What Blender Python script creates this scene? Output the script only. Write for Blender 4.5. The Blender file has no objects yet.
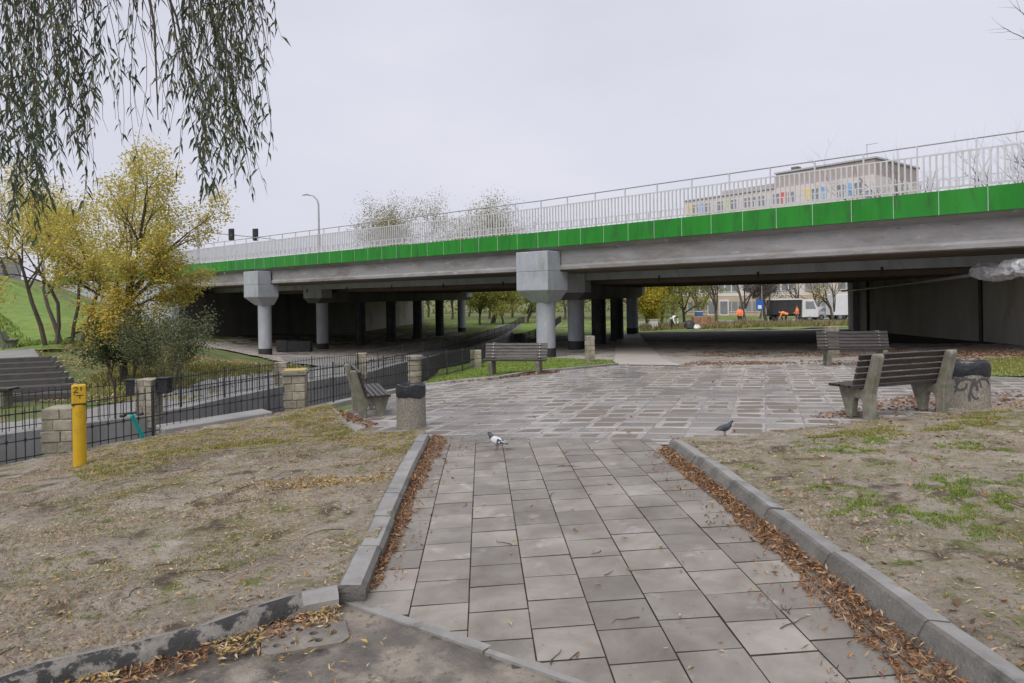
import bpy, bmesh, math, random
import numpy as np
from mathutils import Vector, Matrix

C = bpy.context.scene.collection
SC = bpy.context.scene
R = math.radians

# ------------------------------------------------------------------ camera, sky, sun, exposure
F, CX, HY, ROLL, EYE = 690.0, 512.0, 297.5, 0.0165, 1.6
cam_d = bpy.data.cameras.new('camera')
cam = bpy.data.objects.new('camera', cam_d); C.objects.link(cam)
cam_d.sensor_width = 36.0
cam_d.lens = F / 1024.0 * 36.0
cam_d.shift_y = -(341.5 - HY) / 1024.0
cam_d.clip_start = 0.05
cam_d.clip_end = 3000
_cr, _sr = math.cos(ROLL), math.sin(ROLL)
cam.matrix_world = Matrix(((_cr, _sr, 0, 0), (0, 0, -1, 0), (-_sr, _cr, 0, EYE), (0, 0, 0, 1)))
SC.camera = cam

world = bpy.data.worlds.new('World'); SC.world = world; world.use_nodes = True
wn = world.node_tree.nodes; wl = world.node_tree.links
wn.clear()
w_out = wn.new('ShaderNodeOutputWorld'); w_bg = wn.new('ShaderNodeBackground')
sky = wn.new('ShaderNodeTexSky'); sky.sky_type = 'NISHITA'; sky.sun_disc = False
SUN_EL, SUN_AZ = R(52), R(205)
sky.sun_elevation = SUN_EL; sky.sun_rotation = SUN_AZ
sky.air_density = 1.0; sky.dust_density = 4.0
w_tc = wn.new('ShaderNodeTexCoord'); w_map = wn.new('ShaderNodeMapping')
w_map.inputs['Scale'].default_value = (1.0, 1.0, 2.5)
w_noise = wn.new('ShaderNodeTexNoise'); w_noise.inputs['Scale'].default_value = 1.6; w_noise.inputs['Detail'].default_value = 5
w_ramp = wn.new('ShaderNodeValToRGB')
w_ramp.color_ramp.elements[0].position = 0.3; w_ramp.color_ramp.elements[0].color = (5.65, 5.7, 6.7, 1)
w_ramp.color_ramp.elements[1].position = 0.75; w_ramp.color_ramp.elements[1].color = (6.9, 6.9, 7.7, 1)
w_mix = wn.new('ShaderNodeMix'); w_mix.data_type = 'RGBA'; w_mix.inputs['Factor'].default_value = 0.94
wl.new(w_tc.outputs['Generated'], w_map.inputs['Vector']); wl.new(w_map.outputs['Vector'], w_noise.inputs['Vector'])
wl.new(w_noise.outputs['Fac'], w_ramp.inputs['Fac'])
wl.new(sky.outputs['Color'], w_mix.inputs['A']); wl.new(w_ramp.outputs['Color'], w_mix.inputs['B'])
wl.new(w_mix.outputs['Result'], w_bg.inputs['Color']); w_bg.inputs['Strength'].default_value = 0.059
wl.new(w_bg.outputs['Background'], w_out.inputs['Surface'])

sun_d = bpy.data.lights.new('sun', 'SUN'); sun = bpy.data.objects.new('sun', sun_d); C.objects.link(sun)
sun_d.energy = 1.5; sun_d.angle = R(50); sun_d.color = (1.0, 0.97, 0.93)
_sd = Vector((math.sin(SUN_AZ) * math.cos(SUN_EL), math.cos(SUN_AZ) * math.cos(SUN_EL), math.sin(SUN_EL)))
sun.rotation_euler = _sd.to_track_quat('Z', 'Y').to_euler()
SC.view_settings.view_transform = 'Standard'
SC.view_settings.look = 'None'
SC.view_settings.gamma = 1.0
SC.view_settings.use_curve_mapping = False
SC.view_settings.exposure = 0.97

# ------------------------------------------------------------------ small maths helpers
rng = random.Random(7)
nprng = np.random.default_rng(11)

def D(px, py, Y):
    a = (px - CX) / F; b = (HY - py) / F
    return Vector((Y * (a * _cr + b * _sr), Y, EYE + Y * (-a * _sr + b * _cr)))

_CT = [(0,0,0),(-3,1,-.1),(3,1,.1),(-6,2,-.18),(6,2,.15),(-.9,5,-.03),(2,5,.06),(-3,6,-.12),(5,6,.1),(10,5,.15),(16,5,.2),
 (0,8,-.07),(3,8.5,0),(6.1,9.2,0),(-1.5,10,-.28),(-2.3,11.2,-.32),(-5.6,9,-.47),(-6.85,10.5,-.71),(-9,7,-.72),(-12,3,-.6),
 (-4.4,14,-.63),(-2.7,19,-.77),(0,18,-.41),(8.3,17,-.19),(4,20.5,-.48),(14,14,-.05),(10,25,-.68),(2.8,25,-.83),(1.5,31,-1.1),
 (3.3,36,-1.15),(9,51.5,-1.25),(-1.4,27,-1.15),(15,35,-.85),(20,26,-.35),(23.6,48.7,-1.0),(30,60,-1.3),(20,75,-1.5),(35,95,-1.6),
 (0,80,-1.6),(-8,76,-2.2),(-16.5,46,-1.95),(-14.3,52,-2.05),(-9.9,13.9,-.95),(-8.4,16,-1.0),(-7.9,23.5,-1.3),(-6.1,28,-1.4),
 (-22,50,-1.8),(-18.5,79,-2.2),(-12,24.5,-.95),(-10.5,28,-1.05),(-13,31,-1.0),(-14,36,-1.6),(-14,20,-1.15),(-18,21,-1.15),(-18.5,27.5,-.45),(-24,32,-.35),(-19.5,31,-.1),(-23.5,38,.7),
 (-30,42,1.4),(-37,50,3.8),(-33,60,.5),(-27,54,-.9),(-26,22,-.8),(-30,28,-.2),(-50,60,4.0),(-48,80,4.0),(-40,40,3.2),(25,10,.2),(40,40,0),(60,20,0),(-25,8,-.9),(0,110,-1.7),(60,80,-1.5)]
_CP = np.array(_CT, float)
def _phi(d2): return np.sqrt(d2 + 1.2)
def _solve():
    P = _CP[:, :2]; d2 = ((P[:, None] - P[None]) ** 2).sum(-1)
    n = len(P); A = np.zeros((n + 3, n + 3)); A[:n, :n] = _phi(d2) + np.eye(n) * -0.15
    A[:n, n] = 1; A[:n, n + 1:] = P; A[n, :n] = 1; A[n + 1:, :n] = P.T
    b = np.zeros(n + 3); b[:n] = _CP[:, 2]
    return np.linalg.solve(A, b)
_W = _solve()
def TV(x, y):
    x = np.asarray(x, float); y = np.asarray(y, float); sh = x.shape
    q = np.stack([x.ravel(), y.ravel()], -1); out = np.empty(len(q))
    for i in range(0, len(q), 20000):
        s = q[i:i + 20000]; d2 = ((s[:, None] - _CP[None, :, :2]) ** 2).sum(-1)
        out[i:i + 20000] = _phi(d2) @ _W[:-3] + _W[-3] + s @ _W[-2:]
    r = np.hypot(q[:, 0], q[:, 1]); t = np.clip((r - 95) / 40, 0, 1); t = t * t * (3 - 2 * t)
    out = out * (1 - t) - 1.7 * t
    return out.reshape(sh)
def T(x, y): return float(TV(np.array([x]), np.array([y]))[0])

def G(px, py, dz=0.0):
    d1 = D(px, py, 1.0); dx = d1.x; k = d1.z - EYE
    Ys = np.concatenate([np.arange(.5, 40, .1), np.arange(40, 160, .5)])
    h = EYE + k * Ys - (TV(dx * Ys, Ys) + dz)
    idx = np.where(h <= 0)[0]
    if len(idx) == 0: return Vector((dx * 100, 100, T(dx * 100, 100)))
    j = idx[0]; lo, hi = Ys[max(j - 1, 0)], Ys[j]
    for _ in range(18):
        m = (lo + hi) / 2
        if EYE + k * m - (T(dx * m, m) + dz) > 0: lo = m
        else: hi = m
    return Vector((dx * lo, lo, T(dx * lo, lo) + dz))

_perm = nprng.random((256, 256))
def vnoise(x, y):
    x = np.asarray(x, float); y = np.asarray(y, float)
    xi = np.floor(x).astype(int); yi = np.floor(y).astype(int); fx = x - xi; fy = y - yi
    fx = fx * fx * (3 - 2 * fx); fy = fy * fy * (3 - 2 * fy)
    g = lambda a, b: _perm[a % 256, b % 256]
    return (g(xi, yi) * (1 - fx) + g(xi + 1, yi) * fx) * (1 - fy) + (g(xi, yi + 1) * (1 - fx) + g(xi + 1, yi + 1) * fx) * fy
def fbm(x, y, o=4):
    s = 0; a = .5
    for i in range(o):
        s = s + a * vnoise(x + 17.3 * i, y - 9.1 * i); x = x * 2.03; y = y * 2.03; a *= .5
    return s

def inside(poly, x, y):
    x = np.asarray(x); y = np.asarray(y); r = np.zeros(x.shape, bool); n = len(poly)
    for i in range(n):
        x0, y0 = poly[i][0], poly[i][1]; x1, y1 = poly[(i + 1) % n][0], poly[(i + 1) % n][1]
        c = ((y0 > y) != (y1 > y)) & (x < (x1 - x0) * (y - y0) / ((y1 - y0) if y1 != y0 else 1e-9) + x0)
        r ^= c
    return r
def clip_poly(sub, poly):
    # clip convex 'sub' by convex ccw 'poly' (2-D)
    out = list(sub)
    for i in range(len(poly)):
        a = poly[i]; b = poly[(i + 1) % len(poly)]; inp = out; out = []
        if not inp: return []
        def sd(p): return (b[0] - a[0]) * (p[1] - a[1]) - (b[1] - a[1]) * (p[0] - a[0])
        for k in range(len(inp)):
            p, q = inp[k], inp[(k + 1) % len(inp)]; sp, sq = sd(p), sd(q)
            if sp >= 0: out.append(p)
            if (sp >= 0) != (sq >= 0):
                t = sp / (sp - sq); out.append((p[0] + (q[0] - p[0]) * t, p[1] + (q[1] - p[1]) * t))
    return out
def ccw(poly):
    a = sum(poly[i][0] * poly[(i + 1) % len(poly)][1] - poly[(i + 1) % len(poly)][0] * poly[i][1] for i in range(len(poly)))
    return list(poly) if a > 0 else list(poly)[::-1]

# ------------------------------------------------------------------ materials
M = {}
def mat(name, stops, scale=4.0, rough=(0.7, 0.9), bump=0.0, bscale=None, island=0.0, detail=6, stretch=None, metal=0.0,
        patch=None, spec=0.5, rough_scale=None, bdist=0.02, rnoise=None, dist=0.0):
    """stops: colours mixed by a noise; island: brightness spread between loose pieces; patch=(colour, scale, lo, hi): blotches"""
    m = bpy.data.materials.new(name); m.use_nodes = True; nt = m.node_tree; N = nt.nodes; L = nt.links
    b = N['Principled BSDF']; b.inputs['Metallic'].default_value = metal; b.inputs['Specular IOR Level'].default_value = spec
    tc = N.new('ShaderNodeTexCoord'); mp = N.new('ShaderNodeMapping'); L.new(tc.outputs['Object'], mp.inputs['Vector'])
    if stretch: mp.inputs['Scale'].default_value = stretch
    nz = N.new('ShaderNodeTexNoise'); nz.inputs['Scale'].default_value = scale; nz.inputs['Detail'].default_value = detail
    nz.inputs['Roughness'].default_value = 0.62; nz.inputs['Distortion'].default_value = dist
    L.new(mp.outputs['Vector'], nz.inputs['Vector'])
    cr = N.new('ShaderNodeValToRGB'); L.new(nz.outputs['Fac'], cr.inputs['Fac'])
    el = cr.color_ramp.elements
    n = len(stops)
    for i, c in enumerate(stops):
        p = 0.28 + 0.44 * (i / max(1, n - 1))
        if i < 2: e = el[i]; e.position = p
        else: e = el.new(p)
        e.color = (*c, 1)
    if n == 1: el[1].color = (*stops[0], 1)
    col = cr.outputs['Color']
    if patch:
        for pc, ps, lo, hi in (patch if isinstance(patch, list) else [patch]):
            pn = N.new('ShaderNodeTexNoise'); pn.inputs['Scale'].default_value = ps; pn.inputs['Detail'].default_value = 7
            pn.inputs['Roughness'].default_value = 0.65
            L.new(mp.outputs['Vector'], pn.inputs['Vector'])
            pr = N.new('ShaderNodeMapRange'); pr.inputs['From Min'].default_value = lo; pr.inputs['From Max'].default_value = hi
            L.new(pn.outputs['Fac'], pr.inputs['Value'])
            mx = N.new('ShaderNodeMix'); mx.data_type = 'RGBA'; L.new(pr.outputs['Result'], mx.inputs['Factor'])
            L.new(col, mx.inputs['A']); mx.inputs['B'].default_value = (*pc, 1); col = mx.outputs['Result']
    if island:
        ge = N.new('ShaderNodeNewGeometry'); mr = N.new('ShaderNodeMapRange')
        mr.inputs['To Min'].default_value = 1 - island; mr.inputs['To Max'].default_value = 1 + island
        L.new(ge.outputs['Random Per Island'], mr.inputs['Value'])
        vm = N.new('ShaderNodeVectorMath'); vm.operation = 'SCALE'; L.new(col, vm.inputs[0]); L.new(mr.outputs['Result'], vm.inputs['Scale'])
        col = vm.outputs['Vector']
    L.new(col, b.inputs['Base Color'])
    rn = N.new('ShaderNodeTexNoise'); rn.inputs['Scale'].default_value = rnoise or scale * .7; rn.inputs['Detail'].default_value = 4
    L.new(mp.outputs['Vector'], rn.inputs['Vector'])
    rr = N.new('ShaderNodeMapRange'); rr.inputs['From Min'].default_value = .35; rr.inputs['From Max'].default_value = .65
    rr.inputs['To Min'].default_value = rough[0]; rr.inputs['To Max'].default_value = rough[1]
    L.new(rn.outputs['Fac'], rr.inputs['Value']); L.new(rr.outputs['Result'], b.inputs['Roughness'])
    if bump:
        bn = N.new('ShaderNodeTexNoise'); bn.inputs['Scale'].default_value = bscale or scale * 5; bn.inputs['Detail'].default_value = 8
        bn.inputs['Roughness'].default_value = .7
        L.new(mp.outputs['Vector'], bn.inputs['Vector'])
        bp = N.new('ShaderNodeBump'); bp.inputs['Strength'].default_value = bump; bp.inputs['Distance'].default_value = bdist
        L.new(bn.outputs['Fac'], bp.inputs['Height']); L.new(bp.outputs['Normal'], b.inputs['Normal'])
    M[name] = m; return m

def leaf_mat(name, cols, rough=.6, trans=0.25):
    m = bpy.data.materials.new(name); m.use_nodes = True; nt = m.node_tree; N = nt.nodes; L = nt.links
    b = N['Principled BSDF']; b.inputs['Roughness'].default_value = rough
    ge = N.new('ShaderNodeNewGeometry'); cr = N.new('ShaderNodeValToRGB'); L.new(ge.outputs['Random Per Island'], cr.inputs['Fac'])
    cr.color_ramp.interpolation = 'LINEAR'; el = cr.color_ramp.elements; n = len(cols)
    for i, c in enumerate(cols):
        p = i / max(1, n - 1)
        e = el[0] if i == 0 else (el[1] if i == 1 else el.new(p))
        e.position = p; e.color = (*c, 1)
    L.new(cr.outputs['Color'], b.inputs['Base Color'])
    if trans:
        tr = N.new('ShaderNodeBsdfTranslucent'); L.new(cr.outputs['Color'], tr.inputs['Color'])
        ms = N.new('ShaderNodeMixShader'); ms.inputs['Fac'].default_value = trans
        L.new(b.outputs['BSDF'], ms.inputs[1]); L.new(tr.outputs['BSDF'], ms.inputs[2])
        L.new(ms.outputs['Shader'], N['Material Output'].inputs['Surface'])
    M[name] = m; return m

mat('path_slab', [(.13,.111,.089),(.20,.177,.150),(.275,.253,.224)], scale=2.6, rough=(.28,.55), bump=.35, bscale=55, island=.24, bdist=.005, dist=.4,
    patch=[((.16,.145,.125), 1.5, .54, .68), ((.19,.165,.13), 5.5, .58, .7), ((.13,.12,.10), 22, .62, .7), ((.36,.345,.325), 3.1, .6, .74)])
mat('joint', [(.04,.035,.028),(.085,.075,.06)], scale=12, rough=(.8,.95), bump=.3)
mat('plaza_joint', [(.33,.31,.295),(.41,.39,.375)], scale=8, rough=(.12,.35))
def plaza_mat():
    m = mat('plaza_slab', [(.33,.305,.29),(.41,.385,.37),(.46,.435,.425)], scale=1.1, rough=(.05,.22), bump=.15, bscale=40, island=.22, bdist=.003, rnoise=.5)
    nt = m.node_tree; N = nt.nodes; L = nt.links; b = N['Principled BSDF']
    # dried slabs are dull brown; rain-wet ones have sky sheen painted in as paler colour
    ge = N.new('ShaderNodeNewGeometry'); tc = N.new('ShaderNodeTexCoord'); nz = N.new('ShaderNodeTexNoise'); nz.inputs['Scale'].default_value = .55; nz.inputs['Detail'].default_value = 4
    L.new(tc.outputs['Object'], nz.inputs['Vector'])
    ad = N.new('ShaderNodeMath'); ad.operation = 'MULTIPLY_ADD'; ad.inputs[1].default_value = .55
    L.new(ge.outputs['Random Per Island'], ad.inputs[0]); L.new(nz.outputs['Fac'], ad.inputs[2])
    n2 = N.new('ShaderNodeTexNoise'); n2.inputs['Scale'].default_value = 3.0; n2.inputs['Detail'].default_value = 5; L.new(tc.outputs['Object'], n2.inputs['Vector'])
    ad2 = N.new('ShaderNodeMath'); ad2.operation = 'MULTIPLY_ADD'; ad2.inputs[1].default_value = .45; L.new(n2.outputs['Fac'], ad2.inputs[0]); L.new(ad.outputs[0], ad2.inputs[2])
    at = N.new('ShaderNodeAttribute'); at.attribute_name = 'inner'; sq = N.new('ShaderNodeMapRange'); sq.inputs['From Max'].default_value = .55; sq.inputs['To Min'].default_value = -.20; sq.inputs['To Max'].default_value = .16
    L.new(at.outputs['Fac'], sq.inputs['Value']); ad3 = N.new('ShaderNodeMath'); ad3.operation = 'ADD'; L.new(ad2.outputs[0], ad3.inputs[0]); L.new(sq.outputs['Result'], ad3.inputs[1])
    mr = N.new('ShaderNodeMapRange'); mr.inputs['From Min'].default_value = 1.05; mr.inputs['From Max'].default_value = 1.2; L.new(ad3.outputs[0], mr.inputs['Value'])
    mx = N.new('ShaderNodeMix'); mx.data_type = 'RGBA'; L.new(mr.outputs['Result'], mx.inputs['Factor'])
    old = b.inputs['Base Color'].links[0].from_socket; L.new(old, mx.inputs['A']); mx.inputs['B'].default_value = (.15,.128,.105,1); L.new(mx.outputs['Result'], b.inputs['Base Color'])
    oldr = b.inputs['Roughness'].links[0].from_socket; mr2 = N.new('ShaderNodeMix'); mr2.data_type = 'FLOAT'
    L.new(mr.outputs['Result'], mr2.inputs[0]); L.new(oldr, mr2.inputs[2]); mr2.inputs[3].default_value = .65; L.new(mr2.outputs[0], b.inputs['Roughness'])
plaza_mat()
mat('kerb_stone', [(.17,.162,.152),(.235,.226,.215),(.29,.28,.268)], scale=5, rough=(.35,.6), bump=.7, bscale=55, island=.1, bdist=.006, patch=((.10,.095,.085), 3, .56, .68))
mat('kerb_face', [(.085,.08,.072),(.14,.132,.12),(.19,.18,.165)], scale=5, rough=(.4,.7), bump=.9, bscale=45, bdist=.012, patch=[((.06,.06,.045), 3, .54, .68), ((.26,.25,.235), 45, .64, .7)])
mat('old_kerb', [(.15,.135,.115),(.26,.24,.21),(.34,.315,.28)], scale=6, rough=(.6,.85), bump=1.0, bscale=18, bdist=.035, patch=[((.10,.095,.085), 5, .55, .66), ((.24,.2,.15), 2.0, .55, .68)])
mat('tar_crust', [(.14,.13,.115),(.22,.205,.18),(.28,.26,.23)], scale=9, rough=(.5,.8), bump=1.0, bscale=30, bdist=.03, patch=[((.035,.034,.033), 7, .48, .53)])
mat('lawn_soil', [(.23,.185,.14),(.36,.305,.24),(.48,.425,.35)], scale=2.2, rough=(.75,.95), bump=1.0, bscale=14, bdist=.09, detail=12, dist=.3,
    patch=[((.12,.092,.066), 1.1, .56, .66), ((.23,.20,.07), 1.3, .50, .64), ((.15,.18,.03), 4.5, .54, .65), ((.10,.075,.05), 9, .6, .68), ((.48,.43,.35), 26, .57, .68), ((.10,.078,.055), 34, .56, .68), ((.11,.082,.057), 2.6, .555, .64), ((.50,.45,.37), 1.9, .57, .7)])
mat('clod', [(.11,.085,.06),(.20,.16,.12),(.30,.25,.195)], scale=3, rough=(.85,.95), island=.3)
mat('ground_grass', [(.06,.085,.022),(.10,.13,.032),(.17,.16,.07)], scale=1.2, rough=(.8,.95), bump=.8, bscale=18, bdist=.05, patch=((.24,.18,.09), .5, .54, .68))
mat('bank_grass', [(.09,.15,.022),(.14,.225,.035),(.22,.26,.06)], scale=1.5, rough=(.8,.95), bump=.8, bscale=18, bdist=.05, patch=((.22,.17,.07), .4, .58, .72))
mat('road_dirt', [(.055,.05,.045),(.13,.115,.096),(.28,.24,.19)], scale=3.2, rough=(.12,.8), bump=.8, bscale=30, bdist=.02, detail=9, rnoise=1.6, patch=[((.29,.25,.2), 1.3, .52, .62), ((.04,.037,.034), 2.0, .55, .62), ((.10,.085,.068), 22, .56, .66)])
mat('gravel', [(.25,.23,.205),(.40,.375,.345),(.52,.495,.46)], scale=7, rough=(.7,.9), bump=1.0, bscale=9, bdist=.08, patch=[((.17,.1,.06), 1.0, .5, .64), ((.10,.065,.045), 6, .56, .66)])
mat('deck_shade_soil', [(.022,.02,.018),(.045,.04,.036),(.08,.072,.064)], scale=1.5, rough=(.8,.95), bump=.6, bscale=12, bdist=.05)
mat('asphalt_path', [(.20,.195,.19),(.27,.262,.255)], scale=2, rough=(.4,.65), bump=.3, bscale=50)
mat('walk_concrete', [(.36,.335,.30),(.45,.42,.385)], scale=1.4, rough=(.5,.7), bump=.2, bscale=40)
mat('bridge_concrete', [(.17,.162,.165),(.245,.236,.24),(.30,.29,.295)], scale=1.0, stretch=(.6,.6,2.2), rough=(.6,.85), bump=.2, bscale=20, patch=[((.15,.13,.115), .55, .5, .7), ((.40,.39,.395), 2.4, .6, .72), ((.12,.105,.095), 5, .6, .72)])
mat('deck_soffit', [(.10,.075,.055),(.14,.11,.085)], scale=.8, rough=(.8,.95), bump=.2)  # darkened so the shade under the deck is in the colour
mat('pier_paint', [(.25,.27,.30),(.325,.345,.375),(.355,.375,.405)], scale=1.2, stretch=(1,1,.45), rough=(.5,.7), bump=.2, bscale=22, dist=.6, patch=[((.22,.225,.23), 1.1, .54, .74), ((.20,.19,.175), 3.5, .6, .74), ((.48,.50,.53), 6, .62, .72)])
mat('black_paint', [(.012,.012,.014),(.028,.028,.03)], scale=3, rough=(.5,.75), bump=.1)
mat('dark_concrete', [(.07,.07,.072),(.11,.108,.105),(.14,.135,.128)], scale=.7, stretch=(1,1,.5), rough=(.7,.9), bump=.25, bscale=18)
mat('wall_concrete', [(.32,.295,.265),(.41,.385,.35),(.46,.435,.40)], scale=.8, stretch=(1,1,.35), rough=(.7,.9), bump=.3, bscale=14, patch=((.16,.15,.14), .45, .55, .7))
mat('wing_wall', [(.32,.35,.39),(.38,.41,.45)], scale=.8, rough=(.6,.8), bump=.2)
mat('green_panel', [(.010,.155,.012),(.014,.19,.016),(.02,.215,.02)], scale=.8, stretch=(1.5,1.5,.35), rough=(.35,.6), spec=.35, island=.13, patch=[((.022,.085,.024), 2.2, .5, .75), ((.07,.16,.06), 5, .6, .75)])
mat('white_joint', [(.30,.40,.30),(.42,.50,.42)], scale=5, rough=(.5,.7))
mat('rail_white', [(.44,.44,.45),(.55,.55,.56)], scale=3, rough=(.35,.5))
mat('rail_grey', [(.30,.30,.32),(.38,.38,.40)], scale=3, rough=(.35,.5), metal=.3)
mat('iron_black', [(.012,.013,.015),(.03,.03,.032)], scale=8, rough=(.4,.65))
mat('channel_wall', [(.17,.165,.16),(.25,.245,.235),(.31,.30,.29)], scale=.9, rough=(.6,.85), bump=.4, bscale=12, patch=((.10,.10,.085), .8, .55, .7))
mat('water', [(.03,.035,.035)], rough=(.05,.12), bump=.15, bscale=6)
mat('pillar_stone', [(.17,.15,.11),(.26,.235,.18),(.33,.30,.235)], scale=6, rough=(.75,.9), bump=.9, bscale=16, bdist=.025, island=.2, patch=((.11,.115,.08), 4, .56, .7))
mat('pillar_cap', [(.15,.145,.12),(.24,.23,.19)], scale=6, rough=(.7,.9), bump=.6, bscale=30, patch=((.10,.12,.06), 4, .55, .65))
mat('cap_yellow', [(.35,.26,.07),(.42,.33,.12)], scale=6, rough=(.7,.9), bump=.3)
mat('bench_concrete', [(.115,.108,.082),(.18,.17,.135),(.25,.24,.195)], scale=9, rough=(.7,.9), bump=.6, bscale=50, bdist=.008, patch=((.12,.135,.075), 5, .54, .68))
mat('bench_slat', [(.016,.012,.011),(.03,.024,.021),(.05,.04,.035)], scale=5, stretch=(1,6,6), rough=(.2,.45), bump=.4, bscale=14, island=.25, bdist=.006)
mat('aggregate', [(.09,.078,.062),(.20,.178,.145),(.35,.32,.27)], scale=60, detail=3, rough=(.6,.85), bump=.8, bscale=70, bdist=.006, patch=((.10,.1,.09), 4, .6, .7))
mat('bin_bag', [(.012,.014,.018),(.02,.023,.028)], scale=5, rough=(.18,.35), bump=.8, bscale=14, bdist=.02)
mat('spray_paint', [(.045,.045,.05),(.075,.072,.075)], scale=9, rough=(.6,.8))
mat('post_yellow', [(.50,.30,.012),(.62,.39,.015)], scale=3, rough=(.35,.6), bump=.15, patch=[((.32,.20,.03), 5, .56, .72), ((.16,.12,.05), 14, .62, .7)])
mat('ink_black', [(.012,.012,.012),(.02,.02,.02)], rough=(.5,.7))
mat('scooter_teal', [(.0,.36,.33),(.01,.44,.40)], scale=3, rough=(.3,.45))
mat('rubber', [(.015,.015,.016),(.03,.03,.03)], scale=6, rough=(.6,.8))
mat('bark', [(.045,.036,.028),(.09,.072,.056),(.13,.108,.086)], scale=7, stretch=(1,1,.25), rough=(.8,.95), bump=.9, bscale=20, bdist=.03)
mat('twig', [(.04,.03,.02),(.09,.07,.045)], scale=5, rough=(.8,.95))
mat('grey_wood', [(.10,.09,.085),(.17,.16,.15)], scale=5, rough=(.7,.9))
leaf_mat('willow_leaf', [(.03,.06,.03),(.055,.09,.045),(.075,.105,.045),(.14,.135,.045),(.045,.07,.045),(.06,.095,.06)], rough=.4, trans=.35)
leaf_mat('yellow_leaf', [(.48,.37,.05),(.60,.48,.09),(.44,.41,.10),(.34,.36,.09),(.52,.39,.055),(.64,.54,.15),(.38,.38,.09)], trans=.4)
leaf_mat('orange_leaf', [(.52,.37,.05),(.60,.46,.08),(.45,.33,.05),(.34,.29,.06),(.58,.46,.10)], trans=.35)
leaf_mat('shrub_leaf', [(.025,.05,.014),(.045,.075,.02),(.07,.095,.03),(.035,.06,.02)], trans=.2)
leaf_mat('grey_shrub_leaf', [(.055,.075,.028),(.09,.115,.045),(.13,.145,.065),(.11,.085,.045)], trans=.25)
leaf_mat('green_leaf', [(.09,.115,.025),(.15,.17,.035),(.24,.24,.05),(.32,.30,.07),(.11,.13,.03)], trans=.35)
leaf_mat('olive_leaf', [(.17,.17,.07),(.25,.24,.10),(.32,.29,.13),(.21,.19,.08)], trans=.35)
leaf_mat('lime_leaf', [(.25,.28,.06),(.36,.37,.08),(.44,.40,.08),(.18,.21,.05),(.31,.34,.08)], trans=.4)
leaf_mat('gold_leaf', [(.48,.38,.03),(.58,.46,.04),(.36,.32,.035),(.22,.22,.03)], trans=.3)
leaf_mat('plum_leaf', [(.06,.045,.05),(.09,.065,.07),(.05,.04,.04)], trans=.2)
leaf_mat('dead_leaf', [(.16,.070,.032),(.27,.12,.045),(.10,.05,.03),(.33,.18,.08),(.20,.09,.038),(.42,.30,.17),(.13,.06,.03),(.065,.04,.025)], rough=.6, trans=.05)
leaf_mat('lawn_leaf', [(.30,.20,.08),(.42,.33,.18),(.22,.12,.05),(.50,.42,.27),(.40,.27,.05),(.16,.09,.045),(.34,.2,.06)], rough=.6, trans=.05)
leaf_mat('brown_leaf', [(.15,.075,.04),(.20,.10,.05),(.11,.06,.035),(.26,.15,.08),(.30,.2,.12)], rough=.6, trans=.05)
leaf_mat('grass_blade', [(.13,.15,.03),(.19,.20,.04),(.28,.26,.07),(.33,.28,.11),(.16,.18,.035)], rough=.7, trans=.2)
leaf_mat('fresh_blade', [(.10,.17,.02),(.14,.22,.03),(.20,.27,.05),(.28,.28,.08)], rough=.7, trans=.2)
leaf_mat('dry_stalk', [(.18,.15,.07),(.26,.22,.10),(.14,.15,.05),(.22,.14,.07)], rough=.8, trans=.1)
mat('pigeon_grey', [(.20,.21,.24),(.34,.35,.38)], scale=30, rough=(.6,.8))
mat('pigeon_pale', [(.46,.46,.48),(.60,.60,.61)], scale=30, rough=(.6,.8))
mat('pigeon_dark', [(.025,.027,.035),(.05,.055,.07)], scale=30, rough=(.4,.6))
mat('pigeon_slate', [(.035,.04,.055),(.06,.068,.09)], scale=30, rough=(.45,.65))
mat('pigeon_leg', [(.30,.09,.08)], rough=(.5,.6))
mat('facade_white', [(.60,.56,.53),(.68,.64,.61)], scale=.4, rough=(.7,.9))
mat('facade_pink', [(.56,.50,.48),(.62,.56,.54)], scale=.4, rough=(.7,.9))  # far wall tone lightened to stand in for haze
mat('facade_taupe', [(.34,.29,.28),(.39,.335,.325)], scale=.4, rough=(.7,.9))
mat('facade_beige', [(.42,.33,.26),(.50,.40,.32)], scale=.4, rough=(.7,.9))
mat('facade_grey', [(.36,.36,.38),(.44,.44,.46)], scale=.4, rough=(.7,.9))
mat('window_glass', [(.16,.175,.195),(.26,.28,.30)], scale=.5, rough=(.06,.15))  # pale glass, with haze over the far windows put into the colour
mat('panel_blue', [(.18,.38,.62),(.24,.44,.68)], rough=(.5,.7)); mat('panel_red', [(.55,.10,.10),(.6,.13,.12)], rough=(.5,.7))
mat('panel_yellow', [(.75,.52,.06),(.8,.58,.1)], rough=(.5,.7)); mat('panel_green', [(.38,.55,.12),(.42,.6,.15)], rough=(.5,.7))
mat('vehicle_white', [(.62,.62,.63),(.70,.70,.71)], scale=1, rough=(.25,.4))
mat('vehicle_silver', [(.32,.33,.35),(.38,.39,.41)], scale=1, rough=(.2,.35))
mat('dark_tarp', [(.02,.02,.022),(.045,.045,.05)], scale=1.5, rough=(.5,.8), bump=.3)
mat('hi_vis', [(.85,.20,.06),(.90,.26,.09)], scale=6, rough=(.6,.8))
mat('cloth_dark', [(.02,.022,.035),(.04,.042,.06)], scale=6, rough=(.8,.95))
mat('cloth_purple', [(.12,.06,.16),(.16,.09,.20)], scale=6, rough=(.8,.95))
mat('skin', [(.45,.28,.21),(.5,.32,.25)], scale=6, rough=(.5,.6))
mat('hair', [(.03,.022,.016),(.05,.036,.026)], scale=8, rough=(.6,.8))
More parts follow.
